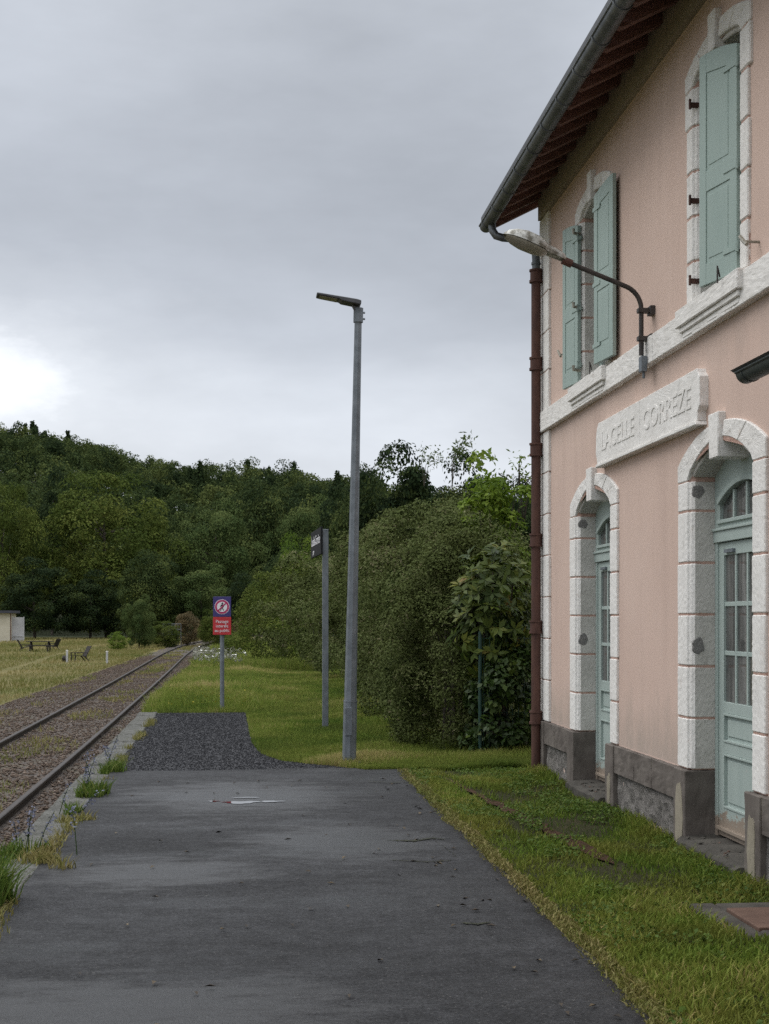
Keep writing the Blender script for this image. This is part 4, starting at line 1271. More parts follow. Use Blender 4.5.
# strip between platform and station
K = 95000
x = rng.uniform(1.58, 3.2, K); y = 5.0 + 11.2 * rng.random(K) ** 1.15
nz_ = vnoise(x, y, .35, 3); nz2 = vnoise(x, y, .12, 5)
soil = np.interp(y, [9.2, 10, 10.9, 12, 13.2, 14.6][::1], [2.44, 2.38, 2.30, 2.22, 2.12, 2.02])
keep = rng.random(K) < np.clip(.72 + nz_ * 1.7 + nz2 * .6, .06, 1)
keep &= ~((np.abs(x - soil) < .08) & (rng.random(K) < .85) & (y > 9.2) & (y < 14.7))
keep &= ~((x > 2.5) & (y > 7.0) & (y < 7.92)) | ((x > 2.48) & (x < 2.53) & (y > 7) & (y < 7.92))
keep &= x > 1.645 + .02 * np.sin(y * 3.1) + .02 * np.sin(y * 9.3) - .22 * rng.random(K) ** 4
keep &= ~((x > 3.05) & ((np.abs(y - DC[0]) < .6) | (np.abs(y - DC[1]) < .6)))
x, y, nz_, nz2 = x[keep], y[keep], nz_[keep], nz2[keep]; K = len(x)
near_edge = np.clip(1 - (x - 1.6) / .35, 0, 1)
h = (.02 + .038 * rng.random(K) ** 1.8) * (1 + .9 * np.clip(nz_ + nz2 * .5, 0, 1)) * (1 - .45 * near_edge)
h[(x > 3.0)] *= 1.5
tint = np.clip(.42 + nz_ * .55 + nz2 * .3 + rng.normal(0, .16, K) + near_edge * .3, 0, 1)
tag(link('lawn_grass', np_mesh('lawn_grass', blades(x, y, lawn_h(x, y), h, .007 + .005 * rng.random(K), rng, .9), 5, BF, M['blade'], tint)),
    'short green grass between the asphalt and the station wall', 'grass', kind='stuff')
# broad leaved weeds (clover, plantain) in the strip
K = 26000
x = rng.uniform(1.7, 3.12, K); y = 5.2 + 10.5 * rng.random(K)
k = (vnoise(x, y, .16, 9) + vnoise(x, y, .5, 11) > .1) & ~((x > 2.46) & (y > 7) & (y < 7.95)); x, y = x[k], y[k]; K = len(x)
p = np.stack([x, y, lawn_h(x, y) + rng.uniform(.012, .045, K)], 1)
tag(link('clover', np_mesh('clover', leaf_verts(p, np.tile([0, 0, 1.], (K, 1)), .030, .022, rng, .45), 4, QUAD, M['weed'], np.clip(rng.normal(.45, .22, K), 0, 1))),
    'clover and broad leaved weeds growing through the short grass', 'clover', kind='stuff')
# lawn beyond the asphalt up to the hedge
K = 190000
y = 15.3 + 34 * rng.random(K) ** 1.6; x0 = np.where(y < 25, np.interp(y, [15.3, 15.75, 16, 16.4, 17.2, 18.6, 21, 25], [1.3, 1.0, .74, .42, .2, .1, .06, .0]), kerb_out(25) + .05)
x = x0 + (3.4 - x0) * rng.random(K) - .03
nz_ = vnoise(x, y, 1.1, 13); nz2 = vnoise(x, y, .4, 15)
tall = np.clip((y - 24.6) / 2, 0, 1) * np.clip((1.0 - x) / 1.0, 0, 1)      # unmown meadow towards the track
edge = np.clip((x - 2.2) / .6, 0, 1)
h = (.03 + .045 * rng.random(K)) * (1 + 1.2 * np.clip(nz2 + nz_ * .5, 0, 1)) + tall * .22 * rng.random(K) + edge * .08 * rng.random(K)
tint = np.clip(.5 + nz_ * .8 + nz2 * .5 + rng.normal(0, .2, K), 0, 1)
tag(link('meadow_grass', np_mesh('meadow_grass', blades(x, y, lawn_h(x, y), h, .006 + .0005 * (y - 12), rng, .6), 5, BF, M['meadow'], tint)),
    'yellowish green lawn beyond the gravel, taller towards the track', 'grass', kind='stuff')
K = 42000
y = 47 + 85 * rng.random(K) ** 1.3; x = np.maximum(track_s(y) + 1.7, -1.8 - (y - 47) * .03) + rng.random(K) * 6
tag(link('verge_grass', np_mesh('verge_grass', blades(x, y, lawn_h(x, y), .12 + .35 * rng.random(K), .02 + .012 * rng.random(K), rng, .5), 5, BF, M['meadow'], np.clip(rng.normal(.5, .25, K), 0, 1))),
    'tall rank grass on the bank beside the far track', 'grass', kind='stuff')
# left field
K = 90000
y = 30 + 135 * rng.random(K) ** 1.25; x = track_s(y) - 2.9 + .75 * np.clip((y - 40) / 40, 0, 1) - (y * .30 + 6) * rng.random(K) ** 1.15
nz_ = vnoise(x, y, 4., 23)
k = ~(np.abs(x - (track_s(y) - 5.6 - (y - 40) * .035)) < .22)
x, y, nz_ = x[k], y[k], nz_[k]; K = len(x)
gz_ = BASE
h = (.05 + .09 * rng.random(K)) * (1 + 1.4 * np.clip(nz_, 0, 1)) * (1 + np.clip((y - 70) / 80, 0, 1))
tag(link('field_grass', np_mesh('field_grass', blades(x, y, np.full(K, gz_), h, .014 + .00022 * y, rng, .7), 5, BF, M['dry'], np.clip(.5 - nz_ * .9 + rng.normal(0, .2, K), 0, 1))),
    'dry yellowing grass in the field left of the track', 'grass', kind='stuff')
# tufts on the ballast
K = 15000
y = 13 + 110 * rng.random(K) ** 1.4; o_ = rng.choice([-.1, -.3, 0.2, -1.9, -2.3], K) + rng.normal(0, .28, K)
x = track_s(y) + o_
k = (vnoise(x, y * .45, .5, 31) > .06) & (np.abs(np.abs(o_) - .75) > .09); x, y = x[k], y[k]; K = len(x)
tag(link('ballast_grass', np_mesh('ballast_grass', blades(x, y, np.full(K, -.57), .04 + .09 * rng.random(K), .008 + .0004 * y, rng, .8), 5, BF, M['dry'], np.clip(rng.normal(.45, .25, K), 0, 1))),
    'thin dry grass and moss growing in the ballast', 'grass', kind='stuff')

# daisies by the far end of the bank
def specks(name, mat, pts, r, label, cat, stalk=None):
    K = len(pts); rg = rng
    a = np.arange(6) * math.pi / 3
    v = np.zeros((K, 6, 3))
    t = rg.normal(0, .35, (K, 2))
    for k in range(6):
        v[:, k, 0] = pts[:, 0] + r * np.cos(a[k]); v[:, k, 1] = pts[:, 1] + r * np.sin(a[k]); v[:, k, 2] = pts[:, 2] + r * (np.cos(a[k]) * t[:, 0] + np.sin(a[k]) * (t[:, 1] - .5))
    return tag(link(name, np_mesh(name, v.reshape(-1, 3), 6, [(0, 1, 2, 3, 4, 5)], mat, np.zeros(K))), label, cat, kind='stuff')
K = 620
y = np.clip(rng.normal(56, 6, K), 47, 68); x = -2.0 + rng.random(K) ** 1.3 * 1.7 - (y - 54) * .04; 
specks('daisies', M['petal_white'], np.stack([x, y, lawn_h(x, y) + rng.uniform(.3, .75, K)], 1), .042, 'white ox-eye daisies flowering beside the far track', 'flowers')
K = 420
y = rng.uniform(25.4, 31, K); x = rng.uniform(-1.5, .1, K)
specks('buttercups', M['petal_yellow'], np.stack([x, y, lawn_h(x, y) + rng.uniform(.05, .22, K)], 1), .011, 'small yellow flowers in the meadow behind the warning sign', 'flowers')

# ------------------------------------------------------------------ weeds along the platform edge
def weed(name, x, y, h, n, label, cat, blue=0, spread=.12, seed=0, mat='weed', yellow=0):
    rg = np.random.default_rng(seed)
    t = thing(name, label, cat, (x, y, 0.0))
    nc_ = 7; cc_ = rg.normal(0, 1, (nc_, 2)) * spread * np.array([.5, .9]); ci_ = rg.integers(0, nc_, n); hs_ = rg.uniform(.4, 1.15, nc_)
    px_ = cc_[ci_, 0] + rg.normal(0, spread * .3, n); py_ = cc_[ci_, 1] + rg.normal(0, spread * .3, n)
    hh = h * rg.uniform(.35, 1., n) * hs_[ci_]
    if not (blue or yellow):
        bpy.data.objects.remove(t)
        o = link(name, np_mesh(name, blades(px_, py_, np.zeros(n), hh, .009 + .006 * rg.random(n), rg, .75), 5, BF, M[mat], np.clip(rg.normal(.5, .25, n), 0, 1)), None, (x, y, 0))
        return tag(o, label, cat, 'weeds along the platform edge')
    o = link('foliage', np_mesh('foliage', blades(px_, py_, np.zeros(n), hh, .009 + .006 * rg.random(n), rg, .75), 5, BF, M[mat], np.clip(rg.normal(.5, .25, n), 0, 1)), t)
    if blue or yellow:
        nb_ = blue or yellow
        for k in range(nb_):
            st_ = MB(); fl = []
            bx, by = rg.normal(0, spread * .8), rg.normal(0, spread * 1.2); hh_ = h * rg.uniform(1.4, 2.3); lx_, ly_ = rg.normal(0, .07, 2)
            st_.tube([(x + bx, y + by, 0), (x + bx + lx_ * .5, y + by + ly_ * .5, hh_ * .6), (x + bx + lx_, y + by + ly_, hh_)], [.004, .003, .002], 5)
            for _ in range(30 if blue else 5):
                tt_ = rg.uniform(.4, 1.02) if blue else rg.uniform(.97, 1.03)
                fl.append((bx + lx_ * tt_ + rg.normal(0, .014), by + ly_ * tt_ + rg.normal(0, .014), hh_ * tt_))
            so2 = st_.build('stem', M['weed'], t)
            fl = np.array(fl)
            link('flower', np_mesh('flower', leaf_verts(fl, np.tile([0, -1., .6], (len(fl), 1)), .022, .016, rg, .8), 4, QUAD, M['petal_blue' if blue else 'petal_yellow'], np.zeros(len(fl))), so2)
    tag(t, group='weeds along the platform edge')
    return t
weed('grass_tuft', -1.50, 8.3, .30, 1300, 'big lush grass tuft spilling onto the asphalt, nearest and tallest on the kerb', 'grass tuft', spread=.14, seed=1)
weed('flowering_weed', -1.60, 10.0, .15, 420, 'dense clump of blue grey flower spikes above the big grass tuft', 'weed', blue=9, spread=.16, seed=2)
weed('grass_tuft', -1.34, 9.75, .13, 350, 'low straw tinged grass fringe along the asphalt edge past the big tuft', 'grass tuft', spread=.13, seed=3, mat='dry')
weed('grass_tuft', -1.36, 11.6, .10, 300, 'reddish dry grass fringe between the blue flowers and the middle tufts', 'grass tuft', spread=.12, seed=4, mat='dry')
weed('flowering_weed', -1.46, 12.1, .14, 160, 'single thin flower spike with a small leafy foot on the kerb', 'weed', blue=2, spread=.07, seed=5)
weed('grass_tuft', -1.38, 13.25, .20, 420, 'upright yellow green grass tuft on the kerb before the gravel', 'grass tuft', spread=.10, seed=6)
weed('flowering_weed', -1.50, 13.7, .18, 150, 'tall blue grey flower spikes behind the yellow green tuft', 'weed', blue=4, spread=.08, seed=7)
weed('grass_tuft', -1.40, 15.3, .17, 380, 'rounded green weed where asphalt and gravel meet at the kerb', 'grass tuft', spread=.10, seed=8)
weed('flowering_weed', -1.47, 15.9, .17, 90, 'slender flower spikes beside the kerb at the start of the gravel', 'weed', blue=3, spread=.05, seed=9)
t = weed('flowering_weed', -1.78, 9.6, .30, 120, 'yellow flowered weed standing against the near rail beside the nearest ballast', 'weed', yellow=3, spread=.06, seed=10)
t.location.z = -.55

K = 5200
y = 6.5 + 17.5 * rng.random(K) ** 1.2; x = kerb_out(y) + .32 + rng.normal(0, .035, K) + .05 * vnoise(x=y * 0, y=y, s=.2, seed=41)
k = vnoise(y * 0, y, .25, 43) + .5 * vnoise(y * 0, y, .08, 44) > -.02; x, y = x[k], y[k]; K = len(x)
tag(link('kerb_fringe', np_mesh('kerb_fringe', blades(x, y, np.full(K, .02), .015 + .07 * rng.random(K) ** 2, .006 + .004 * rng.random(K), rng, .9), 5, BF, M['dry'], np.clip(rng.normal(.45, .25, K), 0, 1))),
    'ragged fringe of dry grass in the joint between kerb and asphalt', 'grass', kind='stuff')
K = 9000
y = 5.2 + 10.3 * rng.random(K) ** 1.1; x = 1.60 + .14 * rng.random(K) ** .7 + .05 * vnoise(y * 0, y, .15, 47)
tag(link('edge_moss', np_mesh('edge_moss', blades(x, y, np.full(K, .022), .006 + .02 * rng.random(K) ** 2, .008 + .006 * rng.random(K), rng, 1.4), 5, BF, M['dry'], np.clip(rng.normal(.4, .25, K), 0, 1))),
    'yellowish moss and dead grass creeping over the asphalt edge', 'moss', kind='stuff')

# ------------------------------------------------------------------ trees and shrubs
def trunk_mesh(name, h, r0, seed, limbs=6, spread=1.0, zl=.35):
    rg = np.random.default_rng(seed)
    m = MB()
    bend = rg.normal(0, .03 * h, 4)
    P = [(0, 0, -.3), (bend[0] * .3, bend[1] * .3, h * .3), (bend[0] * .7, bend[1] * .7, h * .6), (bend[0], bend[1], h)]
    m.tube(P, [r0, r0 * .8, r0 * .5, r0 * .12], 9)
    for k in range(limbs):
        z = h * rg.uniform(zl, .8); a = rg.uniform(0, 6.28); L_ = h * rg.uniform(.2, .36) * spread
        b = (bend[0] * z / h, bend[1] * z / h, z)
        e = (b[0] + math.cos(a) * L_, b[1] + math.sin(a) * L_, z + L_ * rg.uniform(.3, .9))
        mid = ((b[0] + e[0]) / 2, (b[1] + e[1]) / 2, (b[2] + e[2]) / 2 - L_ * .06)
        m.tube([b, mid, e], [r0 * .4, r0 * .25, r0 * .06], 6)
    me = bpy.data.meshes.new(name); me.from_pydata(m.v, [], m.f); me.materials.append(M['bark']); me.update()
    return me

def plant_tree(name, label, cat, X, Y, Z, crown, trunk, rot=0., sc=(1, 1, 1), group=None):
    t = thing(name, label, cat, (X, Y, Z), group)
    t.rotation_euler.z = rot; t.scale = sc
    link('trunk', trunk, t); link('crown', crown, t)
    return t

# far, individually visible trees at the foot of the hill (heights in metres are those of the unit crowns)
CR = {}
def unit_tree(key, mat, seed, taper=.25, nc=85, per=85, cr=.17, ln=.055, wd=.032, z0=.12, shell=.45, squash=.7, jit=.5, droop=.3):
    CR[key] = (crown_mesh('crown', M[mat], .5, .5, z0, 1., nc, per, cr, ln, wd, seed, shell, taper, jit=jit, squash=squash, droop=droop),
               trunk_mesh('trunk', .85, .022, seed))
unit_tree('olive', 'leaf_olive', 41, .15, 130, 260, .12, .022, .013, z0=.02)
unit_tree('mid', 'leaf_mid', 42, .1, 100, 260, .13, .026, .015, z0=.02)
unit_tree('far', 'leaf_far', 43, .2, 90, 240, .14, .027, .016, z0=.04)
unit_tree('dark', 'leaf_dark', 44, .3, 90, 240, .13, .028, .016, z0=.0)
unit_tree('light', 'leaf_light', 45, .2, 80, 240, .14, .024, .014, z0=.02)

def far_tree(key, px, d, top, wpx, label, name='broadleaf_tree', cat='tree', rot=0., zoff=0.):
    X, Y = at(px, d)
    z = float(ground_h(np.array(X), np.array(Y))) - .1
    H = (619 - top) / F * d + CR_CH - z
    W = wpx / F * d * .92
    return plant_tree(name, label, cat, X, Y, z, *CR[key], rot=rot, sc=(W, W, H))
CR_CH = CH
FT = [
 ('olive', 108, 172, 478, 165, 'large olive green broadleaf tree, biggest in front of the wooded hill'),
 ('olive', 4, 166, 488, 100, 'bright olive tree towering right behind the cream shed'),
 ('mid', 215, 192, 503, 100, 'rounded mid green tree right of the big olive tree'),
 ('far', 160, 188, 512, 80, 'green tree squeezed between the big olive tree and the rounded tree'),
 ('dark', 52, 196, 476, 80, 'dark pointed tree behind the gap left of the big olive tree'),
 ('far', 262, 212, 488, 100, 'dull green tree behind the right shoulder of the rounded tree'),
 ('mid', 305, 205, 500, 90, 'soft green tree above the station sign board'),
 ('dark', 345, 190, 486, 90, 'dark tree directly left of the lamp post at mid height'),
 ('dark', 35, 158, 560, 90, 'low dark tree behind the shed and the picnic table'),
 ('dark', 90, 160, 572, 80, 'low dark tree in the shade under the big olive tree'),
 ('far', 150, 156, 556, 80, 'low green tree standing above the small pointed bush'),
 ('mid', 200, 158, 566, 80, 'low mid green tree behind the red warning sign'),
 ('dark', 248, 150, 575, 70, 'low dark tree between the warning sign and the hedge'),
 ('far', 285, 140, 560, 80, 'low green tree left of the station sign post'),
]
for i, (k, px, d, tp, wp, lab) in enumerate(FT):
    tag(far_tree(k, px, d, tp, wp, lab, rot=i * 1.3), group='trees at the foot of the wooded hill')
far_tree('mid', 139, 108, 596, 36, 'small pointed green bush standing alone left of the track bend', 'bush', 'bush', 2.)
far_tree('olive', 165, 112, 622, 40, 'low green scrub between the pointed bush and the brown thicket', 'bush', 'bush', .4)
far_tree('light', 118, 104, 632, 26, 'low bright green weed clump left of the pointed bush', 'bush', 'bush', .9)
unit_tree('brown', 'leaf_brown', 46, .55, 70, 160, .16, .035, .02, z0=.0)
far_tree('brown', 188, 118, 611, 36, 'withered brown creeper thicket behind the wire cage by the track', 'thicket', 'thicket', 1.)
far_tree('olive', 213, 112, 611, 34, 'green thicket right beside the withered brown creeper', 'thicket', 'thicket', 2.)
far_tree('brown', 243, 116, 615, 30, 'second withered thicket just right of the warning sign', 'thicket', 'thicket', 3.)
far_tree('light', 236, 92, 632, 36, 'leafy pale green growth at the foot of the far thickets', 'bush', 'bush', 3.)

# trees between the hedge and the hill, right half
MT = [
 ('dark', 408, 92, 448, 150, 'broad dark green tree behind the hedge right of the lamp post'),
 ('dark', 468, 80, 458, 130, 'green tree behind the hedge with loose sprays standing up from its top'),
 ('dark', 515, 90, 482, 90, 'dark tree half hidden by the brown down pipe'),
 ('far', 362, 110, 478, 90, 'hazy green tree seen through behind the lamp post'),
 ('light', 302, 78, 538, 72, 'light green young tree between the station sign and the far hedge'),
]
for i, (k, px, d, tp, wp, lab) in enumerate(MT):
    tag(far_tree(k, px, d, tp, wp, lab, rot=2 + i * 1.7), group='trees behind the hedge')

# hedge shrubs along the lawn
def shrub(name, label, cat, X, Y, rx, ry, h, mat, nc, per, cr, ln, wd, seed, z=0., jit=.6, droop=.1, stem=True, shell=.6):
    t = thing(name, label, cat, (X, Y, z))
    link('foliage', crown_mesh('foliage', M[mat], rx, ry, .0, h, nc, per, cr, ln, wd, seed, shell=shell, flat_bottom=True, jit=jit, droop=droop), t)
    m = MB(); rg = np.random.default_rng(seed)
    for k in range(7):
        a = rg.uniform(0, 6.28); r_ = rg.uniform(.2, .6)
        m.tube([(X + math.cos(a) * .08, Y + .1 + math.sin(a) * .08, z - .05), (X + math.cos(a) * rx * r_ * .15, Y + .1 + math.sin(a) * ry * r_ * .15, z + h * .45), (X + math.cos(a) * rx * r_, Y + math.sin(a) * ry * r_, z + h * .85)], [.02, .013, .005], 6)
    m.build('stem', M['bark'], t)
    if name == 'hedge_shrub': tag(t, group='shrubs of the hedge beside the lawn')
    return t
HX = [
 (2.95, 19.9, .95, 1.3, 2.85, 'silvery dark shrub nearest the station in the long hedge'),
 (3.2, 23.6, 1.35, 1.9, 3.5, 'tall silvery shrub with brownish shoots, highest of the long hedge'),
 (3.3, 27.5, 1.4, 2.3, 3.4, 'silvery shrub directly right of the lamp post'),
 (3.4, 32.5, 1.5, 2.8, 3.65, 'silvery shrub seen just left of the lamp post'),
 (3.25, 38.5, 1.6, 3.2, 3.35, 'silvery shrub behind the station sign post'),
]
for i, (X, Y, rx, ry, h, lab) in enumerate(HX):
    shrub('hedge_shrub', lab, 'shrub', X, Y, rx, ry, h, 'leaf_silver', 130, 300, .40, .062 + .0009 * (Y - 20), .028 + .0005 * (Y - 20), 60 + i)
shrub('hedge_shrub', 'grey green rounded shrub at the far bend of the hedge', 'shrub', 2.35, 47.5, 1.9, 3.2, 3.55, 'leaf_silver', 110, 200, .5, .095, .05, 66)
shrub('hedge_shrub', 'olive green shrub at the far left end of the hedge', 'shrub', 1.5, 57, 2.1, 3.4, 3.5, 'leaf_olive', 130, 130, .5, .12, .06, 67)
# bay laurel beside the down pipe: whorls of long leaves
def whorl_shrub(name, label, X, Y, rx, ry, z0, z1, nw, ln, wd, mat, seed):
    rg = np.random.default_rng(seed)
    t = thing(name, label, 'shrub', (X, Y, 0))
    u = unit(rg.normal(0, 1, (nw, 3))); r = rg.uniform(.6, 1.0, nw)[:, None]
    c = u * r * np.array([rx, ry, (z1 - z0) / 2]) + np.array([0, 0, (z0 + z1) / 2])
    per = 8
    ci = np.repeat(np.arange(nw), per)
    ax_ = unit(u + np.array([0, -.25, .55]) + rg.normal(0, .25, (nw, 3)))
    side = rg.normal(0, 1, (nw * per, 3)); A = ax_[ci]
    side = unit(side - A * np.sum(side * A, 1, keepdims=True))
    axis = side + A * .35
    nrm = A - side * .25
    K = nw * per
    tn = np.clip(.4 + np.repeat(rg.normal(0, .22, nw), per) + rg.normal(0, .12, K), 0, 1)
    v = leaf_verts(c[ci] + A * rg.uniform(-.03, .03, (K, 1)), nrm, ln, wd, rg, .1, None, axis)
    link('foliage', np_mesh('foliage', v, 4, QUAD, M[mat], tn), t)
    m = MB()
    for k in range(6):
        a = rg.uniform(0, 6.28)
        m.tube([(X + math.cos(a) * .08, Y + math.sin(a) * .08, -.05), (X + math.cos(a) * rx * .4, Y + math.sin(a) * ry * .4, z1 * .5), (X + math.cos(a) * rx * .6, Y + math.sin(a) * ry * .6, z1 * .85)], [.03, .02, .006], 6)
    m.build('stem', M['bark'], t)
    return t
whorl_shrub('laurel_shrub', 'glossy long leaved laurel with bronze tips growing beside the brown down pipe', 2.98, 17.1, .50, .55, .8, 2.6, 290, .15, .055, 'leaf_glossy', 71)
shrub('ivy_bush', 'dark ivy mass at the foot of the laurel beside the station corner', 'shrub', 3.12, 17.0, .42, .5, 1.6, 'leaf_ivy', 90, 90, .17, .085, .06, 72, droop=.6)
shrub('hedge_shrub', 'small leaved grey shrub pressed between the laurel and the long hedge', 'shrub', 2.62, 18.2, .78, .95, 2.5, 'leaf_silver', 200, 220, .27, .05, .023, 73)
shrub('bright_bush', 'fresh yellow green young tree rising above the hedge beside the down pipe', 'bush', 3.62, 20.5, .72, .75, 3.95, 'leaf_bright', 80, 80, .22, .11, .05, 74)
# open sprays that stand clear of the tree tops
def spray(parent_label, px, d, ytop, h, n, mat, seed, ln=.2):
    X, Y = at(px, d); z1 = CH + (619 - ytop) / F * d
    rg = np.random.default_rng(seed)
    t = thing('tree_spray', parent_label, 'branch', (X, Y, z1 - h), 'leafy sprays above the tree line')
    m = MB(); P = []; A = []
    for k in range(n):
        dx = rg.normal(0, .22) * h; dy = rg.normal(0, .15) * h; hh = h * rg.uniform(.6, 1)
        b = [(X, Y, z1 - h - .25), (X + dx * .3, Y + dy * .3, z1 - h + hh * .5), (X + dx + .2 * h, Y + dy, z1 - h + hh)]
        m.tube(b, [.012, .009, .004], 5)
        for q in np.linspace(.15, 1.05, 34):
            c = np.array(b[1]) * (1 - q) + np.array(b[2]) * q
            P.append(c - np.array([X, Y, z1 - h]) + rg.normal(0, .10, 3)); 
    m.build('twig', M['twig'], t)
    P = np.array(P); K = len(P)
    link('foliage', np_mesh('foliage', leaf_verts(P, rg.normal(0, 1, (K, 3)) + np.array([0, -.4, .6]), ln, ln * .4, rg, .4, .4), 4, QUAD, M[mat], np.clip(rg.normal(.5, .2, K), 0, 1)), t)
spray('thin leafy spray leaning right above the tree line left of the down pipe', 452, 50, 434, 1.7, 4, 'leaf_mid', 81, .17)
spray('shorter leafy spray left of the leaning spray on the tree line', 424, 52, 444, 1.3, 3, 'leaf_mid', 82, .17)
spray('fresh leafy shoot beside the brown down pipe above the hedge', 524, 21, 457, .75, 4, 'leaf_light', 83, .08)

# the wood on the hill: reads as one mass
def wood():
    rg = np.random.default_rng(99)
    V = []; T = []
    step = 8.2
    for yy in np.arange(205, 496, step):
        for xx in np.arange(-120, 190, step if yy < 370 else step * .8):
            X = xx + rg.uniform(-3.6, 3.6); Y = yy + rg.uniform(-3.6, 3.6)
            lat = X * math.cos(R(YAW)) - Y * math.sin(R(YAW)); d = X * math.sin(R(YAW)) + Y * math.cos(R(YAW))
            px = 384.5 + F * lat / d
            if px < -110 or px > 640: continue
            z = float(ground_h(np.array(X), np.array(Y)))
            conifer = (rg.random() < .04) or (px < 70 and Y > 400 and rg.random() < .5)
            H = rg.uniform(10, 16.5); W = rg.uniform(3.6, 5.6)
            if conifer: H = rg.uniform(12, 17); W = rg.uniform(2.6, 3.4)
            n = 1150 if Y < 330 else 820
            base = rg.normal(.42, .3)
            if conifer:
                t = rg.random(n) ** .75; a = rg.uniform(0, 6.28, n)
                tier = .72 + .28 * np.abs(np.sin(t * 26))
                r_ = W * (1 - t) * tier * rg.uniform(.55, 1.05, n) + .12
                p = np.stack([X + np.cos(a) * r_, Y + np.sin(a) * r_, z + H * (.12 + .88 * t)], 1)
                nr = np.stack([np.cos(a), np.sin(a), np.full(n, .5)], 1)
                V.append(leaf_verts(p, nr, .8, .4, rg, .4, 1.0)); T.append(np.clip(.12 + rg.normal(0, .1, n), 0, 1))
            else:
                nc = int(rg.integers(9, 20))
                c = unit(rg.normal(0, 1, (nc, 3))); c[:, 2] = np.abs(c[:, 2]) * 1.25 - .35
                c = c * rg.uniform(.5, .95, nc)[:, None] * np.array([W, W, H * .36]) + np.array([X, Y, z + H * .60])
                ci = rg.integers(0, nc, n)
                dd = unit(rg.normal(0, 1, (n, 3)) + np.array([0, -.25, .5]))
                rr = W * rg.uniform(.26, .46, nc)
                p = c[ci] + dd * rr[ci][:, None] * rg.uniform(.75, 1.1, n)[:, None]
                V.append(leaf_verts(p, dd, .62, .42, rg, .5, .2)); T.append(np.clip(base + rg.normal(0, .14, n) + rg.normal(0, .12, nc)[ci], 0, 1))
    return np.concatenate(V), np.concatenate(T)
wv, wt = wood()
tag(link('hillside_wood', np_mesh('hillside_wood', wv, 4, QUAD, M['leaf_far'], wt)),
    'dense dark green mixed wood covering the hill behind the station', 'wood', kind='stuff')

# ------------------------------------------------------------------ far left: shed, picnic furniture, lever, posts
sx0, sy0 = at(0, 142)
gz0 = BASE
sh = thing('shed', 'cream walled shed with dark flat roof and pale side screen across the field', 'shed', (sx0, sy0, gz0))
m = MB(); m.box((sx0 - 6, sy0, gz0 - .2), (sx0 + .95, sy0 + 4, gz0 + 2.85)); m.build('wall', M['shed_wall'], sh)
m = MB(); m.box((sx0 - 6.3, sy0 - .45, gz0 + 2.85), (sx0 + 1.3, sy0 + 4.3, gz0 + 3.12)); m.build('roof', M['shed_roof'], sh)
m = MB(); m.box((sx0 + .955, sy0 + .3, gz0 - .2), (sx0 + 1.03, sy0 + .4, gz0 + 2.85)); m.build('corner_post', M['wood_red'], sh)
m = MB(); m.box((sx0 + 1.05, sy0 + .7, gz0 - .2), (sx0 + 2.25, sy0 + .78, gz0 + 2.45)); m.box((sx0 + 1.04, sy0 + .64, gz0 + .5), (sx0 + 2.26, sy0 + .70, gz0 + .62))
m.box((sx0 + 2.2, sy0 + .62, gz0 - .2), (sx0 + 2.28, sy0 + .69, gz0 + 2.5)); m.build('side_screen', M['shed_panel'], sh)
M['dark_wood'] = rough_mat('dark_timber', (.012, .01, .009), (.03, .024, .02), 8, .85, 0, 0)
def lpos(px, d): 
    a, b = at(px, d); return a, b
X, Y = lpos(40, 98)
pt = thing('picnic_table', 'dark wooden picnic table with attached benches in the field', 'picnic table', (X, Y, gz0))
m = MB()
for k in range(5): m.box((X - .9, Y - .38 + k * .155, gz0 + .70), (X + .9, Y - .38 + k * .155 + .14, gz0 + .745))
m.build('tabletop', M['dark_wood'], pt)
for sgn in (-1, 1):
    m = MB()
    for k in range(2): m.box((X - .9, Y + sgn * .72 - .14 + k * .145, gz0 + .42), (X + .9, Y + sgn * .72 - .14 + k * .145 + .13, gz0 + .46))
    m.build('bench', M['dark_wood'], pt)
    m = MB()
    xx = X + sgn * .6
    m.tube([(xx, Y - .72, gz0 - .05), (xx, Y - .2, gz0 + .7)], .05, 6); m.tube([(xx, Y + .72, gz0 - .05), (xx, Y + .2, gz0 + .7)], .05, 6)
    m.box((xx - .04, Y - .85, gz0 + .36), (xx + .04, Y + .85, gz0 + .42))
    m.build('trestle', M['dark_wood'], pt)
def seat(px, d, rot, label, tilt=0):
    X, Y = lpos(px, d)
    t = thing('garden_chair', label, 'chair', (X, Y, gz0), 'dark garden chairs in the field'); t.rotation_euler.z = rot; t.scale = (1, 1, .82)
    def lo(m, name):
        o = m.build(name, M['dark_wood'], None); o.parent = t
    m = MB(); m.X = Matrix.Rotation(R(-8), 4, 'X')
    for k in range(4): m.box((-.3, -.28 + k * .15, .34), (.3, -.28 + k * .15 + .13, .37))
    lo(m, 'seat')
    m = MB(); m.X = Matrix.Translation((0, .28, .34)) @ Matrix.Rotation(R(-24), 4, 'X')
    for k in range(4): m.box((-.3 + k * .155, 0, 0), (-.3 + k * .155 + .135, .03, .72))
    lo(m, 'backrest')
    for a in (-1, 1):
        m = MB(); m.tube([(a * .28, -.3, .4), (a * .3, -.34, -.05)], .035, 6); lo(m, 'leg')
        m = MB(); m.tube([(a * .28, .2, .36), (a * .3, .5, -.05)], .035, 6); lo(m, 'leg')
        m = MB(); m.box((a * .32 - .05, -.36, .55), (a * .32 + .05, .36, .585)); m.tube([(a * .3, -.32, .38), (a * .3, -.33, .56)], .03, 6); lo(m, 'armrest')
seat(26, 100, 1.9, 'dark wooden garden chair left of the picnic table')
seat(52, 104, -2.0, 'dark wooden garden chair right behind the picnic table')
seat(79, 76, -1.1, 'dark tilted wooden lounge chair standing alone right of the white stake')
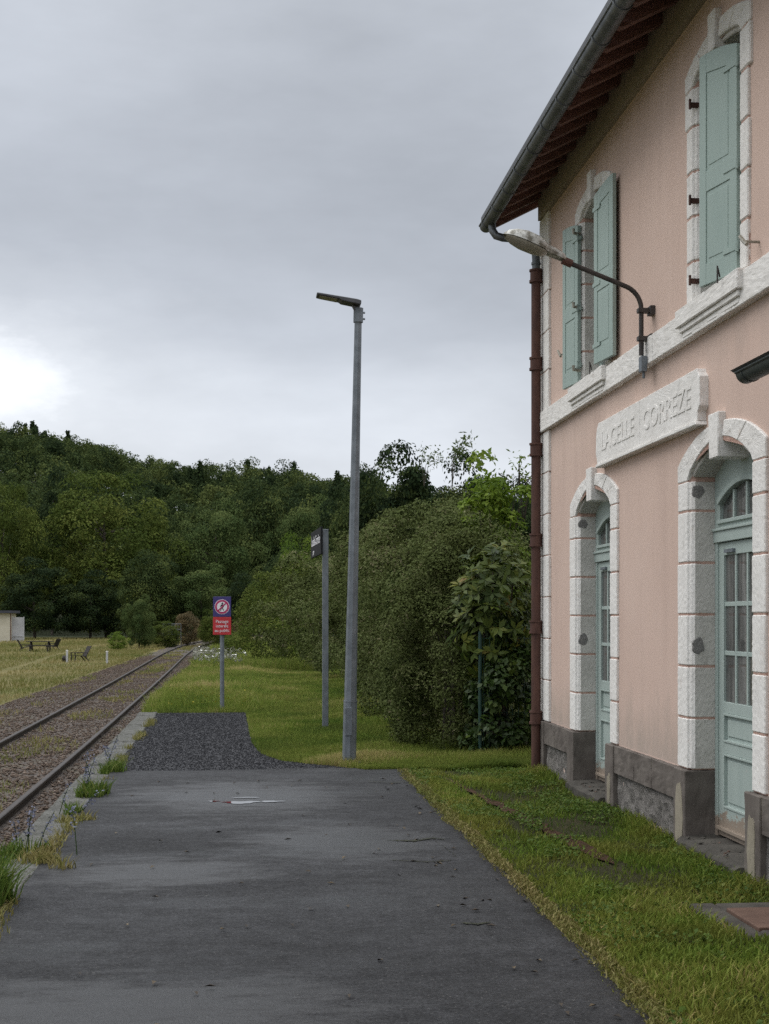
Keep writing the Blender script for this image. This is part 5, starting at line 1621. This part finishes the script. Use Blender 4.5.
def stake(px, d, h, label):
    X, Y = lpos(px, d)
    t = thing('marker_post', label, 'post', (X, Y, gz0), 'white stakes in the field')
    m = MB(); m.box((X - .05, Y - .05, gz0 - .1), (X + .05, Y + .05, gz0 + h)); bevel(m.build('post', M['shed_panel'], t), .01)
    m = MB(); m.pz([(X - .055, Y - .055), (X + .055, Y - .055), (X + .055, Y + .055), (X - .055, Y + .055)], gz0 + h, gz0 + h + .05); m.build('cap', M['white_stone'], t)
stake(67, 74, .6, 'short white stake left of the lone lounge chair')
stake(107, 71, .62, 'short white stake near the ballast below the pointed bush')
# drum beside the stake
X, Y = lpos(65, 75.5)
m = MB(); m.tube([(X - .12, Y, gz0 + .16), (X + .08, Y, gz0 + .16)], .17, 14); m.tube([(X - .16, Y, gz0 + .16), (X + .12, Y, gz0 + .16)], .05, 8)
tag(m.build('cable_reel', M['dark_wood'], origin=(X, Y, gz0)), 'small dark reel lying behind the short white stake', 'reel')
# wire cage by the thicket
X, Y = lpos(172, 112)
wc = thing('wire_cage', 'grey wire mesh panel leaning by the withered thicket', 'wire panel', (X, Y, gz0))
m = MB()
for k in range(7): m.tube([(X - .7 + k * .233, Y, gz0 - .1), (X - .7 + k * .233, Y, gz0 + 1.9)], .02, 5)
m.build('upright', M['zinc_pale'], wc)
m = MB()
for k in range(5): m.tube([(X - .72, Y - .03, gz0 + .2 + k * .42), (X + .72, Y - .03, gz0 + .2 + k * .42)], .018, 5)
m.build('crossbar', M['zinc_pale'], wc)
# green fence post in the ivy
M['green_paint'] = rough_mat('green_fence_paint', (.008, .035, .028), (.012, .05, .038), 10, .5, 0, 0)
fp_ = thing('fence_post', 'thin dark green wire fence post standing in front of the ivy', 'fence post', (2.76, 16.7, 0))
m = MB(); m.tube([(2.76, 16.7, -.1), (2.76, 16.7, 1.5)], .022, 8); m.build('post', M['green_paint'], fp_)
m = MB()
for k in range(7): m.tube([(2.76, 16.7, .1 + k * .22), (3.35, 16.68, .1 + k * .22)], .003, 4)
for k in range(9): m.tube([(2.80 + k * .07, 16.695, .08), (2.80 + k * .07, 16.695, 1.45)], .003, 4)
m.build('wire_mesh', M['green_paint'], fp_)

# ------------------------------------------------------------------ world, sun, camera
SUN_EL, SUN_AZ = 52., -62.     # azimuth from +Y, negative = left (the track side)
W = bpy.data.worlds.new('World'); S.world = W; W.use_nodes = True
nt = W.node_tree; bg = nt.nodes['Background']
sky = nt.nodes.new('ShaderNodeTexSky'); sky.sky_type = 'NISHITA'; sky.sun_disc = False
sky.sun_elevation = R(SUN_EL); sky.sun_rotation = R(SUN_AZ); sky.dust_density = 3; sky.air_density = 1
tc = nt.nodes.new('ShaderNodeTexCoord')
sep = nt.nodes.new('ShaderNodeSeparateXYZ'); nt.links.new(tc.outputs['Generated'], sep.inputs[0])
zc = sep.outputs['Z']
def wn(scale, detail, stretch, rough=.55):
    mp = nt.nodes.new('ShaderNodeMapping'); mp.inputs['Scale'].default_value = stretch; nt.links.new(tc.outputs['Generated'], mp.inputs['Vector'])
    n = nt.nodes.new('ShaderNodeTexNoise'); n.inputs['Scale'].default_value = scale; n.inputs['Detail'].default_value = detail; n.inputs['Roughness'].default_value = rough
    nt.links.new(mp.outputs[0], n.inputs['Vector']); return n.outputs['Fac']
zz = math_n(nt, 'ADD', zc, math_n(nt, 'MULTIPLY', math_n(nt, 'SUBTRACT', wn(2.6, 5, (1, 1, 3.2)), .5), .16))
K_ = 10.
grad = ramp(nt, zz, [(0.0, (.655, .688, .735)), (.11, (.615, .648, .70)), (.165, (.525, .557, .607)), (.21, (.425, .454, .503)), (.27, (.40, .428, .475)), (.40, (.458, .487, .533)), (.62, (1.2, 1.23, 1.27)), (1.0, (2.1, 2.13, 2.17))])
den = ramp(nt, wn(3.0, 6, (1, 1, 2.6)), [(.3, .82), (.7, 1.15)])
cl = mix(nt, 1., grad, den, 'MULTIPLY')
# brighter break in the cloud low on the left
s_, c_ = math.sin(R(YAW)), math.cos(R(YAW))
def wdir(lat, up): return Vector((lat * c_ + s_, c_ - lat * s_, up)).normalized()
gd = wdir(-.275, .166); gr_ = Vector((gd.y, -gd.x, 0)).normalized()
vm = nt.nodes.new('ShaderNodeVectorMath'); vm.operation = 'DOT_PRODUCT'; vm.inputs[1].default_value = gr_
nt.links.new(tc.outputs['Generated'], vm.inputs[0])
ra = math_n(nt, 'ABSOLUTE', math_n(nt, 'DIVIDE', vm.outputs['Value'], .085))
rb = math_n(nt, 'ABSOLUTE', math_n(nt, 'DIVIDE', math_n(nt, 'SUBTRACT', zc, gd.z), .042))
dd = math_n(nt, 'SQRT', math_n(nt, 'ADD', math_n(nt, 'MULTIPLY', ra, ra), math_n(nt, 'MULTIPLY', rb, rb)))
fw_ = nt.nodes.new('ShaderNodeVectorMath'); fw_.operation = 'DOT_PRODUCT'; fw_.inputs[1].default_value = gd
nt.links.new(tc.outputs['Generated'], fw_.inputs[0])
dd = math_n(nt, 'ADD', dd, math_n(nt, 'MULTIPLY', math_n(nt, 'LESS_THAN', fw_.outputs['Value'], 0.), 9.))
dd = math_n(nt, 'ADD', dd, math_n(nt, 'MULTIPLY', math_n(nt, 'SUBTRACT', wn(14, 6, (1, 1, 2.4), .6), .5), 1.5))
dd = math_n(nt, 'MULTIPLY', dd, .45)
sp = ramp(nt, dd, [(.0, .92), (.14, .8), (.30, .34), (.55, .14), (1., 0.)])
cl = mix(nt, sp, cl, (.86, .89, .93))
sc_ = nt.nodes.new('ShaderNodeVectorMath'); sc_.operation = 'SCALE'; sc_.inputs['Scale'].default_value = K_; nt.links.new(cl, sc_.inputs[0])
full = mix(nt, .94, sky.outputs[0], sc_.outputs[0])
nt.links.new(full, bg.inputs['Color']); bg.inputs['Strength'].default_value = .1

sd_ = bpy.data.lights.new('sun', 'SUN'); sd_.energy = .7; sd_.angle = R(35); sd_.color = (1, .97, .93)
so_ = bpy.data.objects.new('sun', sd_); COL.objects.link(so_)
dirs = Vector((math.sin(R(SUN_AZ)) * math.cos(R(SUN_EL)), math.cos(R(SUN_AZ)) * math.cos(R(SUN_EL)), math.sin(R(SUN_EL))))
so_.rotation_euler = dirs.to_track_quat('Z', 'Y').to_euler(); so_.location = dirs * 50

cd = bpy.data.cameras.new('camera'); cam = bpy.data.objects.new('camera', cd); COL.objects.link(cam)
cd.sensor_fit = 'VERTICAL'; cd.sensor_height = 24; cd.lens = F / 1024 * 24
cd.shift_y = (619 - 512) / 1024
cd.clip_start = .05; cd.clip_end = 4000
cam.location = (0, 0, CH); cam.rotation_euler = (R(90), 0, R(-YAW))
S.camera = cam
S.view_settings.view_transform = 'Standard'; S.view_settings.look = 'None'; S.view_settings.exposure = .36; S.view_settings.gamma = 1
S.view_settings.use_curve_mapping = False
S.render.engine = 'CYCLES'
S.cycles.use_denoising = False
S.cycles.max_bounces = 6; S.cycles.diffuse_bounces = 3; S.cycles.glossy_bounces = 3; S.cycles.transmission_bounces = 3
S.cycles.use_adaptive_sampling = True; S.cycles.adaptive_threshold = .002
